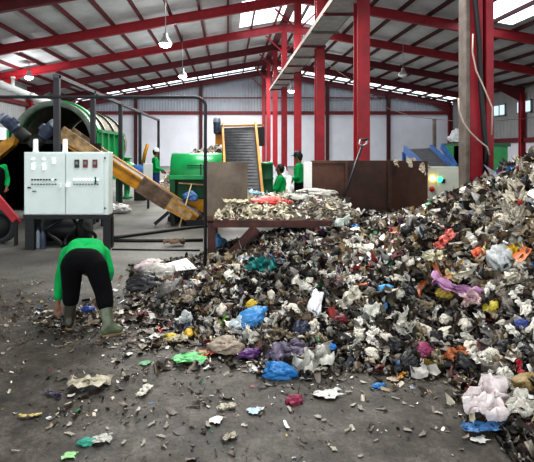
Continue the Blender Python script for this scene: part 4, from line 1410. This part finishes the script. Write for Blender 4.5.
q = [at(156, 266, 6.3), at(186, 258, 6.5), at(197, 268, 6.1), at(166, 272, 5.9)]
tag(MB().poly(q, .012, (0, 0, -1)).build('board_panel', M_white), 'flat white board lying on waste left of the platform leg', 'board')
for i, (px, py, y, w, rgb, lab) in enumerate(((217, 236, 7.6, 15, (96, 150, 196), 'pale blue bag under the platform behind its left leg'), (222, 250, 7.2, 20, (190, 188, 184), 'pale grey bag on the floor under the platform brace'),
                                              (204, 262, 6.9, 16, (200, 198, 190), 'whitish bag against the left platform leg'), (240, 250, 7.3, 18, (120, 112, 104), 'dull grey bag in the shade under the platform'))):
    p = at(px, py, y)
    sz = w / 2 * y / F
    piece('plastic_bag', BAGS[(i + 1) % 7], pmat('under_deck_%d' % i, rgb), (p.x, p.y, max(p.z * .5, sz * .4)), (sz, sz * .8, max(p.z * .9, sz)), (0, 0, i), lab, 'bag')

# things lying on the platform deck
def deck_piece(px, py, y, wpx, L, idx, rgb, name, label, cat, yaw=0, sz=None):
    p = at(px, py, y)
    p.z = float(deck_h(np.array(p.x), np.array(y))) + .04
    s = wpx / 2 * y / F
    piece(name, L[idx], pmat('deckpl_%d_%d_%d' % rgb, rgb), p, sz or (s, s * .7, s * .45), (0.1, .05, yaw), label, cat)


deck_piece(270, 209, 7.25, 32, BAGS, 1, (196, 52, 44), 'plastic_bag', 'long red bag lying on the platform shreds', 'bag')
deck_piece(253, 199, 8.0, 18, BAGS, 2, (120, 160, 176), 'plastic_bag', 'pale blue bag at the back of the platform', 'bag')
deck_piece(318, 196, 8.1, 30, BAGS, 4, (196, 194, 186), 'plastic_bag', 'pale grey bag at the back right of the platform', 'bag')
deck_piece(345, 197, 8.0, 12, BAGS, 5, (196, 158, 100), 'plastic_bag', 'tan bag near the foot of the shovel', 'bag')
deck_piece(300, 206, 7.4, 26, SHEETS, 3, (168, 170, 160), 'plastic_bag', 'greyish sheet right of the long red bag', 'plastic sheet')
deck_piece(235, 211, 7.0, 28, SHEETS, 1, (206, 198, 172), 'plastic_bag', 'cream sheet at the left end of the platform', 'plastic sheet')

# rags draped over the wing plate
for i, (px, py, w, lab) in enumerate(((397, 163, 12, 'pale rag draped over the brown plate, farthest from the lights'), (411, 163, 11, 'pale rag draped over the brown plate, middle of three'), (424, 168, 14, 'white rag draped over the plate end beside the glowing lights'))):
    f = (px - 389) / (427 - 389)
    y = yb_ + (7.75 - yb_) * f - .02
    p = at(px, py, y)
    s = w / 2 * y / F
    piece('rag', SHEETS[2 + i], pmat('rag_cloth', (196, 186, 168), .8), p, (s * .8, s * 1.1, s * .5), (1.3, .3 * i, .1), lab, 'rag')

# generic repeats over the heap: each an object of its own
KINDS = [('plastic_bag', BAGS, (204, 198, 184), 'crumpled dirty off-white bag among the mixed waste of the big heap', 'dirty off-white bags in the big heap', 'bag', 46, (.035, .075)),
         ('plastic_bag', BAGS, (116, 110, 102), 'crumpled dull grey bag among the mixed waste of the big heap', 'dull grey bags in the big heap', 'bag', 34, (.035, .075)),
         ('plastic_bag', BAGS, (26, 25, 28), 'crumpled black bag among the mixed waste of the big heap', 'black bags in the big heap', 'bag', 24, (.035, .08)),
         ('plastic_sheet', SHEETS, (226, 222, 212), 'wrinkled whitish plastic film piece among the mixed waste of the big heap', 'whitish film pieces in the big heap', 'plastic sheet', 50, (.04, .09)),
         ('plastic_sheet', SHEETS, (150, 136, 112), 'wrinkled beige plastic film piece among the mixed waste of the big heap', 'beige film pieces in the big heap', 'plastic sheet', 44, (.04, .085)),
         ('plastic_strip', STRIPS, (190, 186, 178), 'twisted pale plastic strip among the mixed waste of the big heap', 'pale strips in the big heap', 'plastic strip', 44, (.045, .1)),
         ('rag', STRIPS, (72, 58, 48), 'twisted brown rag strip among the mixed waste of the big heap', 'brown rag strips in the big heap', 'rag', 30, (.045, .1))]
rg = random.Random(77)
near = [(s[0], s[1], s[2]) for s in SPOTS]
for name, L, rgb, label, group, cat, N, (s0, s1) in KINDS:
    m = pmat('pile_%s_%d' % (cat.replace(' ', '_'), rgb[0]), rgb, .45, rnd=.22)
    n = 0
    tries = 0
    while n < N and tries < 5000:
        tries += 1
        px = rg.uniform(205, 534)
        py = rg.uniform(175, 392)
        if any(abs(px - a) < w * .5 + 4 and abs(py - b) < w * .35 + 4 for a, b, w in near):
            continue
        p = hit(px, py)
        if p.z < .05 or p.y > 6.9:
            continue
        near.append((px, py, 8))
        s = rg.uniform(s0, s1) * (1.0 if px > 330 else .85)
        p.z += s * .2
        rot = slope_rot(p, rg.uniform(0, 6.3))
        rot = (rot[0] + rg.gauss(0, .2), rot[1] + rg.gauss(0, .2), rot[2])
        piece(name, L[rg.randrange(len(L))], m, p, s, rot, label, cat, group)
        n += 1
# pale long pieces on the high right bank (bundled film)
m = pmat('bank_film', (200, 194, 176), .5, rgb2=(120, 108, 90), rnd=.5)
for k in range(58):
    px, py = rg.uniform(462, 545), rg.uniform(150, 290)
    if any(abs(px - a) < w * .6 + 9 and abs(py - b) < w * .6 + 9 for a, b, w in SPOT_PX):
        continue
    p = hit(px, py)
    if p.z < .2 or p.y > 6.4:
        continue
    s = rg.uniform(.06, .15)
    rot = slope_rot(p, rg.gauss(1.0, .4), 1.)
    p = p + (Vector((0, 0, EYE)) - p).normalized() * s * .25
    piece('film_bundle', SHEETS[k % 8], m, p, (s * 1.25, s * .55, s * .4), rot, 'flattened cream film bundle packed into the steep right bank', 'film bundle', 'film bundles in the right bank')
# scraps on open floor
m = pmat('floor_scrap', (176, 170, 156), .6, rnd=.55)
n = 0
while n < 46:
    px, py = rg.uniform(0, 440), rg.uniform(335, 460)
    if any(abs(px - a) < w * .6 and abs(py - b) < w * .4 for a, b, w in near):
        continue
    p = hit(px, py)
    if p.z > .02 or (px < 130 and rg.random() < .4):
        continue
    s = rg.uniform(.012, .032)
    p.z = s * .15 + .004
    near.append((px, py, 8))
    piece('paper_scrap', (FLATS + SHEETS[:3])[n % 7], m, p, (s * rg.uniform(.7, 1.5), s * rg.uniform(.5, 1), s * .3), (rg.gauss(0, .05), rg.gauss(0, .05), rg.uniform(0, 6.3)), 'small pale paper or plastic scrap lying on the dirty floor', 'paper', 'pale scraps on the floor')
    n += 1

# small items by the machines
piece('plastic_bag', BAGS[3], pmat('blue_sack', (60, 110, 170)), at(190, 198, 10.95), (.15, .12, .28), (0, 0, 0), 'blue bag hanging under the green drum machine', 'bag')
for i, (px, w, lab) in enumerate(((122, 14, 'white sack on the floor beneath the yellow conveyor'), (114, 12, 'white sack beside the right cabinet leg, partly hidden by the cabinet'))):
    p = gnd(px, 213)
    s = w / 2 * p.y / F
    piece('white_sack', BAGS[i], pmat('white_sack', (200, 202, 200), .7), p + Vector((0, 0, s * .5)), (s, s, s * 1.6), (0, 0, i), lab, 'sack')
piece('cardboard_piece', SHEETS[3], pmat('dull_cardboard', (110, 92, 76), .8), gnd(175, 246) + Vector((0, 0, .03)), (.16, .12, .1), (0, 0, .3), 'dull brown scrap alone on the clean concrete', 'cardboard')
for i, (px, py, y, w, h, lab) in enumerate(((272, 172, 13.2, .22, .3, 'white sack behind the seated worker, nearest the green drum'), (285, 170, 13.5, .28, .34, 'white sack behind the seated worker, tallest of the row'),
                                            (278, 184, 12.8, .3, .24, 'white sack low behind the seated worker'), (294, 182, 13.2, .26, .28, 'white sack between seated and standing workers'))):
    p = at(px, py, y)
    zc_ = p.z
    piece('white_sack', BAGS[(i + 2) % 7], pmat('bright_white_sack', (222, 226, 230), .7), (p.x, p.y, zc_ * .33), (w, w, zc_ * 1.25), (0, 0, i), lab, 'sack')
for i, (px, py, lab) in enumerate(((446, 140, 'white film bundle on the green container, left of two'), (455, 138, 'white film bundle on the green container, right of two'))):
    p = at(px, py, 16.3)
    piece('film_bundle', BAGS[i], pmat('white_film', (206, 210, 214), .5), (7.95 + i * .4, 16.3, 2.05), (.36, .3, .6), (0, 0, i), lab, 'film bundle')
a, b = at(290, 176, 10.6), at(283, 200, 10.2)
tag(MB().bar(a, (b.x, b.y, 0.0), .1, .03).build('white_plank', M_white), 'narrow white plank leaning beside the seated worker', 'plank')

# ================================================================== PEOPLE
def skin(name, chains, material, parent, voxel=.013, shrink=.9, iters=5):
    """chains: list of (nodes[(pos, r)], edges, root); tapered limbs fused into one continuous surface"""
    off = Vector(parent.location)
    if parent.parent is not None:
        off += Vector(parent.parent.location)
    bm = bmesh.new()
    for nodes, edges, root in chains:
        for i, j in edges:
            one = bmesh.new()
            for k in (i, j):
                p, r = nodes[k]
                r = (sum(r) / 2 if isinstance(r, tuple) else r) * shrink
                bmesh.ops.create_icosphere(one, subdivisions=2, radius=r, matrix=Matrix.Translation(Vector(p) - off))
            h = bmesh.ops.convex_hull(one, input=one.verts[:])
            keep = {f for f in h['geom'] if isinstance(f, bmesh.types.BMFace)}
            bmesh.ops.delete(one, geom=[f for f in one.faces if f not in keep], context='FACES_ONLY')
            bmesh.ops.delete(one, geom=[v for v in one.verts if not v.link_faces], context='VERTS')
            tmp = bpy.data.meshes.new('limb')
            one.to_mesh(tmp)
            one.free()
            bm.from_mesh(tmp)
            bpy.data.meshes.remove(tmp)
    me = bpy.data.meshes.new(name)
    bm.to_mesh(me)
    bm.free()
    o = bpy.data.objects.new(name, me)
    COL.objects.link(o)
    rm = o.modifiers.new('remesh', 'REMESH')
    rm.mode = 'VOXEL'
    rm.voxel_size = voxel
    rm.use_smooth_shade = True
    sm = o.modifiers.new('smooth', 'SMOOTH')
    sm.factor = .5
    sm.iterations = iters
    dg = bpy.context.evaluated_depsgraph_get()
    nm = bpy.data.meshes.new_from_object(o.evaluated_get(dg))
    o.modifiers.clear()
    o.data = nm
    nm.materials.clear()
    nm.materials.append(material)
    for p in nm.polygons:
        p.use_smooth = True
    o.parent = parent
    return o


def fingers(wrist, hand, side, curl=.5):
    """four unequal fingers and a thumb rooted in the palm"""
    d = (hand - wrist).normalized()
    w = d.cross(Vector((0, 1, .2))).normalized() * side
    n = d.cross(w).normalized()
    out = []
    for k, L in enumerate((.07, .08, .075, .058)):
        base = hand + w * (.027 - .018 * k)
        m = base + d * L * .55 + n * L * curl * .25
        out.append(([(base - d * .03, .010), (base + d * .01, .010), (m, .009), (m + d * L * .35 + n * L * curl * .6, .007)], [(0, 1), (1, 2), (2, 3)], 0))
    tb = hand - d * .03 + w * .03
    out.append(([(tb - w * .02, .012), (tb + w * .02 + d * .02, .011), (tb + w * .035 + d * .06 + n * .02, .008)], [(0, 1), (1, 2)], 0))
    return out


def person(label, base, J, shirt=M_shirt, trouser=M_trouser, boot=M_boot, cap=None, scale=1., girth=1., vest=None):
    """J: joint positions in world space; body grown from the pelvis, clothes as shells over it"""
    V = {k: Vector(v) for k, v in J.items()}
    t = thing('person', label, 'person', base)
    s = scale
    fwd = V['face'].normalized()
    up = (V['crown'] - V['neck']).normalized()
    hc = V['neck'].lerp(V['crown'], .62)
    names = ['pelvis', 'waist', 'chest', 'neck', 'shl', 'ell', 'wrl', 'hal', 'shr', 'elr', 'wrr', 'har', 'hil', 'knl', 'anl', 'hir', 'knr', 'anr']
    rad = dict(pelvis=.1, waist=.085, chest=.1, neck=.052, shl=.055, ell=.042, wrl=.028, hal=(.034, .018), shr=.055, elr=.042, wrr=.028, har=(.034, .018), hil=.085, knl=.058, anl=.04, hir=.085, knr=.058, anr=.04)
    nodes = [(V[k], rad[k]) for k in names]
    ix = {k: i for i, k in enumerate(names)}
    edges = [('pelvis', 'waist'), ('waist', 'chest'), ('chest', 'neck'), ('chest', 'shl'), ('shl', 'ell'), ('ell', 'wrl'), ('wrl', 'hal'), ('chest', 'shr'), ('shr', 'elr'), ('elr', 'wrr'), ('wrr', 'har'), ('pelvis', 'hil'), ('hil', 'knl'), ('knl', 'anl'), ('pelvis', 'hir'), ('hir', 'knr'), ('knr', 'anr')]
    E = [(ix[a], ix[b]) for a, b in edges]
    n0 = len(nodes)
    nodes += [(V['neck'] + up * .05 + fwd * .012, .06), (hc + fwd * .012 - up * .03, .078), (hc + up * .035, .088), (V['crown'] - up * .05, .07)]
    E += [(ix['neck'], n0), (n0, n0 + 1), (n0 + 1, n0 + 2), (n0 + 2, n0 + 3)]
    ch = [(nodes, E, 0)]
    side = fwd.cross(up).normalized()
    # nose, ears
    ch.append(([(hc + fwd * .07, .016), (hc + fwd * .1 - up * .025, .014)], [(0, 1)], 0))
    for sg in (-1, 1):
        ch.append(([(hc + side * sg * .075 + up * .01, .016), (hc + side * sg * .092 - up * .02, .013)], [(0, 1)], 0))
    ch += fingers(V['wrl'], V['hal'], 1) + fingers(V['wrr'], V['har'], -1)
    skin('body', ch, M_skin, t, .0075, .92, 2)
    for sg in (-1, 1):
        q = hc + fwd * .088 + side * sg * .032 + up * .008
        MB().lathe([(0, -.006), (.008, -.003), (.008, .003), (0, .006)], q, fwd, 8).build('eye', M_eye, t)
    q = hc + fwd * .092 - up * .055
    MB().bar(q - side * .022, q + side * .022, .012, .008).build('mouth', mat('lip', (110, 60, 54), .5), t)
    # hair or cap
    if cap:
        q = Vector((0, 0, 1)).rotation_difference(up)
        mb = MB().lathe([(.104, -.01), (.106, .02), (.098, .07), (.07, .11), (.03, .128), (0, .13)], hc + up * .02, up, 20)
        b0 = hc + up * .02 + fwd * .09
        mb.poly([b0 - side * .07, b0 - side * .05 + fwd * .07, b0 + side * .05 + fwd * .07, b0 + side * .07], .012, up)
        mb.build('cap', cap, t)
    back = -fwd
    skin('hair', [([(hc - up * .05 + back * .045, .05), (hc + back * .03 + up * .02, .085), (V['crown'] - up * .045 + back * .012, .075)], [(0, 1), (1, 2)], 0)], M_hair, t, .01, 1.08, 2)
    # shirt
    pl = (V['shl'] - V['shr']) * .5
    sn = [(V['pelvis'].lerp(V['waist'], .3) + pl * .42, .125 * girth), (V['chest'] + pl * .4, .125 * girth), (V['pelvis'].lerp(V['waist'], .3) - pl * .42, .125 * girth), (V['chest'] - pl * .4, .125 * girth), (V['chest'].lerp(V['neck'], .75), .075),
          (V['shl'], .075), (V['ell'], .062), (V['ell'].lerp(V['wrl'], .82), .05), (V['shr'], .075), (V['elr'], .062), (V['elr'].lerp(V['wrr'], .82), .05)]
    sn += [(V['waist'] + pl * .42, .122 * girth), (V['waist'] - pl * .42, .122 * girth)]
    skin('shirt', [(sn, [(0, 11), (11, 1), (2, 12), (12, 3), (11, 12), (0, 2), (1, 3), (0, 3), (1, 4), (3, 4), (1, 5), (5, 6), (6, 7), (3, 8), (8, 9), (9, 10)], 0)], shirt, t)
    if vest:
        skin('vest', [([(V['pelvis'] + pl * .42, .14), (V['chest'] + pl * .42, .14), (V['pelvis'] - pl * .42, .14), (V['chest'] - pl * .42, .14)], [(0, 1), (2, 3), (0, 2), (1, 3), (0, 3)], 0)], vest, t)
    # trousers
    pl = (V['hil'] - V['hir']) * .5
    tn = [(V['pelvis'].lerp(V['waist'], .04) + pl * .6, .13 * girth), (V['pelvis'] + pl * .62, .137 * girth), (V['hil'].lerp(V['knl'], .15), .125 * girth), (V['knl'], .098 * girth), (V['knl'].lerp(V['anl'], .36), .09 * girth),
          (V['pelvis'].lerp(V['waist'], .04) - pl * .6, .13 * girth), (V['pelvis'] - pl * .62, .137 * girth), (V['hir'].lerp(V['knr'], .15), .125 * girth), (V['knr'], .098 * girth), (V['knr'].lerp(V['anr'], .36), .09 * girth)]
    skin('trousers', [(tn, [(0, 1), (1, 2), (2, 3), (3, 4), (5, 6), (6, 7), (7, 8), (8, 9), (0, 5), (1, 6)], 1)], trouser, t)
    for a, k, toe, bm_ in (('anl', 'knl', 'tol', boot[0] if isinstance(boot, tuple) else boot), ('anr', 'knr', 'tor', boot[1] if isinstance(boot, tuple) else boot)):
        tp = V[a].lerp(V[k], .72)
        d = (V[toe] - V[a])
        d.z = 0
        d = d.normalized()
        heel = Vector((V[a].x, V[a].y, .05)) - d * .03
        ball = Vector((V[toe].x, V[toe].y, .042))
        b_ = skin('boot', [([(tp, .07), (V[a].lerp(V[k], .35), .064), (Vector((V[a].x, V[a].y, .1)), .056), (heel, .048), (heel.lerp(ball, .6) + Vector((0, 0, .012)), .05), (ball, .042)], [(0, 1), (1, 2), (2, 3), (2, 4), (4, 5)], 0)], bm_, t)
        mb = MB().bar(heel - d * .025 + Vector((0, 0, -.038)), ball + d * .03 + Vector((0, 0, -.03)), .075, .02)
        for v in mb.bm.verts:
            v.co -= Vector((0, 0, 0))
        mb.build('boot_sole', M_sole, b_)
        b_.data.materials[0] = bm_
    return t


# the bending worker, seen from behind
person('worker in green shirt and black trousers bending down to the floor, seen from behind', (-1.3, 4.35, 0), dict(
    pelvis=(-1.335, 4.44, .625), waist=(-1.38, 4.66, .69), chest=(-1.45, 4.88, .63), neck=(-1.49, 5.04, .53), crown=(-1.51, 5.18, .33), face=(0, .45, -.9),
    shl=(-1.645, 4.9, .6), ell=(-1.70, 4.86, .36), wrl=(-1.695, 4.78, .14), hal=(-1.685, 4.76, .07),
    shr=(-1.27, 4.9, .6), elr=(-1.20, 4.84, .42), wrr=(-1.26, 4.84, .2), har=(-1.3, 4.84, .12),
    hil=(-1.44, 4.43, .62), knl=(-1.455, 4.46, .36), anl=(-1.465, 4.44, .09), tol=(-1.50, 4.58, .04),
    hir=(-1.225, 4.41, .62), knr=(-1.135, 4.38, .36), anr=(-1.065, 4.27, .09), tor=(-.975, 4.31, .04)), boot=(M_bootdk, M_boot), girth=.96)


def stand(label, px, y, H, heading, **kw):
    """upright figure of height H at depth y; heading in degrees, 0 faces the camera"""
    x = (px - CX) * y / F
    a = R(heading)
    f = Vector((math.sin(a), -math.cos(a), 0))
    l = Vector((math.cos(a), math.sin(a), 0))
    k = H / 1.7
    arm = kw.pop('arm', 0)

    def P(side, fw, z):
        v = Vector((x, y, z * k)) + l * side * k + f * fw * k
        return v
    J = dict(pelvis=P(0, 0, .92), waist=P(0, .01, 1.08), chest=P(0, .02, 1.28), neck=P(0, .02, 1.46), crown=P(0, .05, 1.72), face=f,
             shl=P(.18, 0, 1.38), ell=P(.25, .0, 1.1), wrl=P(.22, .12 + arm, .9 + arm), hal=P(.2, .17 + arm, .83 + arm),
             shr=P(-.18, 0, 1.38), elr=P(-.25, .0, 1.1), wrr=P(-.22, .12 + arm, .9 + arm), har=P(-.2, .17 + arm, .83 + arm),
             hil=P(.1, 0, .86), knl=P(.11, .02, .48), anl=P(.12, -.02, .09), tol=P(.14, .14, .04), hir=P(-.1, 0, .86), knr=P(-.11, .02, .48), anr=P(-.12, -.02, .09), tor=P(-.14, .14, .04))
    return person(label, (x, y, 0), J, **kw)


stand('worker in green shirt and white cap standing beyond the conveyor', 155, 15.6, 1.66, 110, cap=M_cap, trouser=M_jeans, arm=.12)
stand('worker in green top and dark cap standing by the pale end plate', 299.5, 11.6, 1.56, 250, cap=M_hair, arm=.1)
stand('worker at the left edge, green sleeve showing beside the dark feeder', -5, 9.9, 1.6, 30, arm=.05, vest=M_trouser)
# the seated worker
x, y = at(281, 0, 11.2).x, 11.2
t = thing('stool', 'low dark stool under the seated worker in green', 'stool', (x, y, 0))
MB().box((x - .2, y - .2, .4), (x + .2, y + .2, .44), .01).build('seat', M_dark, t)
for sx in (-1, 1):
    for sy in (-1, 1):
        MB().bar((x + sx * .15, y + sy * .15, .4), (x + sx * .18, y + sy * .18, 0), .04).build('leg', M_dark, t)
person('worker in green shirt sitting on a low stool, turned sideways', (x, y, 0), dict(
    pelvis=(x, y, .56), waist=(x - .01, y, .72), chest=(x + .0, y, .92), neck=(x - .02, y, 1.06), crown=(x - .04, y, 1.3), face=(-.95, .3, -.05),
    shl=(x - .02, y - .18, 1.0), ell=(x - .12, y - .2, .76), wrl=(x - .33, y - .14, .72), hal=(x - .4, y - .12, .7),
    shr=(x - .02, y + .18, 1.0), elr=(x - .12, y + .2, .76), wrr=(x - .33, y + .14, .72), har=(x - .4, y + .12, .7),
    hil=(x - .05, y - .1, .54), knl=(x - .42, y - .12, .54), anl=(x - .44, y - .12, .09), tol=(x - .6, y - .12, .04),
    hir=(x - .05, y + .1, .54), knr=(x - .42, y + .12, .54), anr=(x - .44, y + .12, .09), tor=(x - .6, y + .12, .04)))

# ================================================================== LIGHT
w = bpy.data.worlds.new('overcast')
scene.world = w
w.use_nodes = True
bg = w.node_tree.nodes['Background']
bg.inputs['Color'].default_value = (.93, .97, 1., 1)
bg.inputs['Strength'].default_value = 1.9


def area(loc, rot, sx, sy, e, c=(1, .98, .95)):
    d = bpy.data.lights.new('daylight', 'AREA')
    d.shape = 'RECTANGLE'
    d.size, d.size_y = sx, sy
    d.energy = e
    d.color = c
    o = bpy.data.objects.new('daylight', d)
    COL.objects.link(o)
    o.location = loc
    o.rotation_euler = rot
    return o


for y, e in ((5.5, 560), (13, 850), (22, 1000), (32, 1300), (42, 1500)):
    area((0.5, y, 8.2 if y > 8 else 7.5), (0, 0, 0), 5, 3, e)
area((12, 36, 7.2), (0, 0, 0), 5, 8, 950)
area((-8, 36, 6.8), (0, 0, 0), 5, 8, 950)

# ================================================================== CAMERA
cd = bpy.data.cameras.new('camera')
cam = bpy.data.objects.new('camera', cd)
COL.objects.link(cam)
cam.location = (0, 0, EYE)
cam.rotation_euler = (R(90), 0, 0)
cd.sensor_fit = 'HORIZONTAL'
cd.sensor_width = 36
cd.lens = F / 534 * 36
cd.shift_x = (267 - CX) / 534
cd.shift_y = -(231 - CY) / 534
cd.clip_start = .05
cd.clip_end = 200
scene.camera = cam
scene.view_settings.view_transform = 'Standard'
scene.view_settings.look = 'None'
scene.view_settings.exposure = .32
scene.view_settings.gamma = .84
scene.cycles.use_denoising = True
scene.cycles.max_bounces = 6
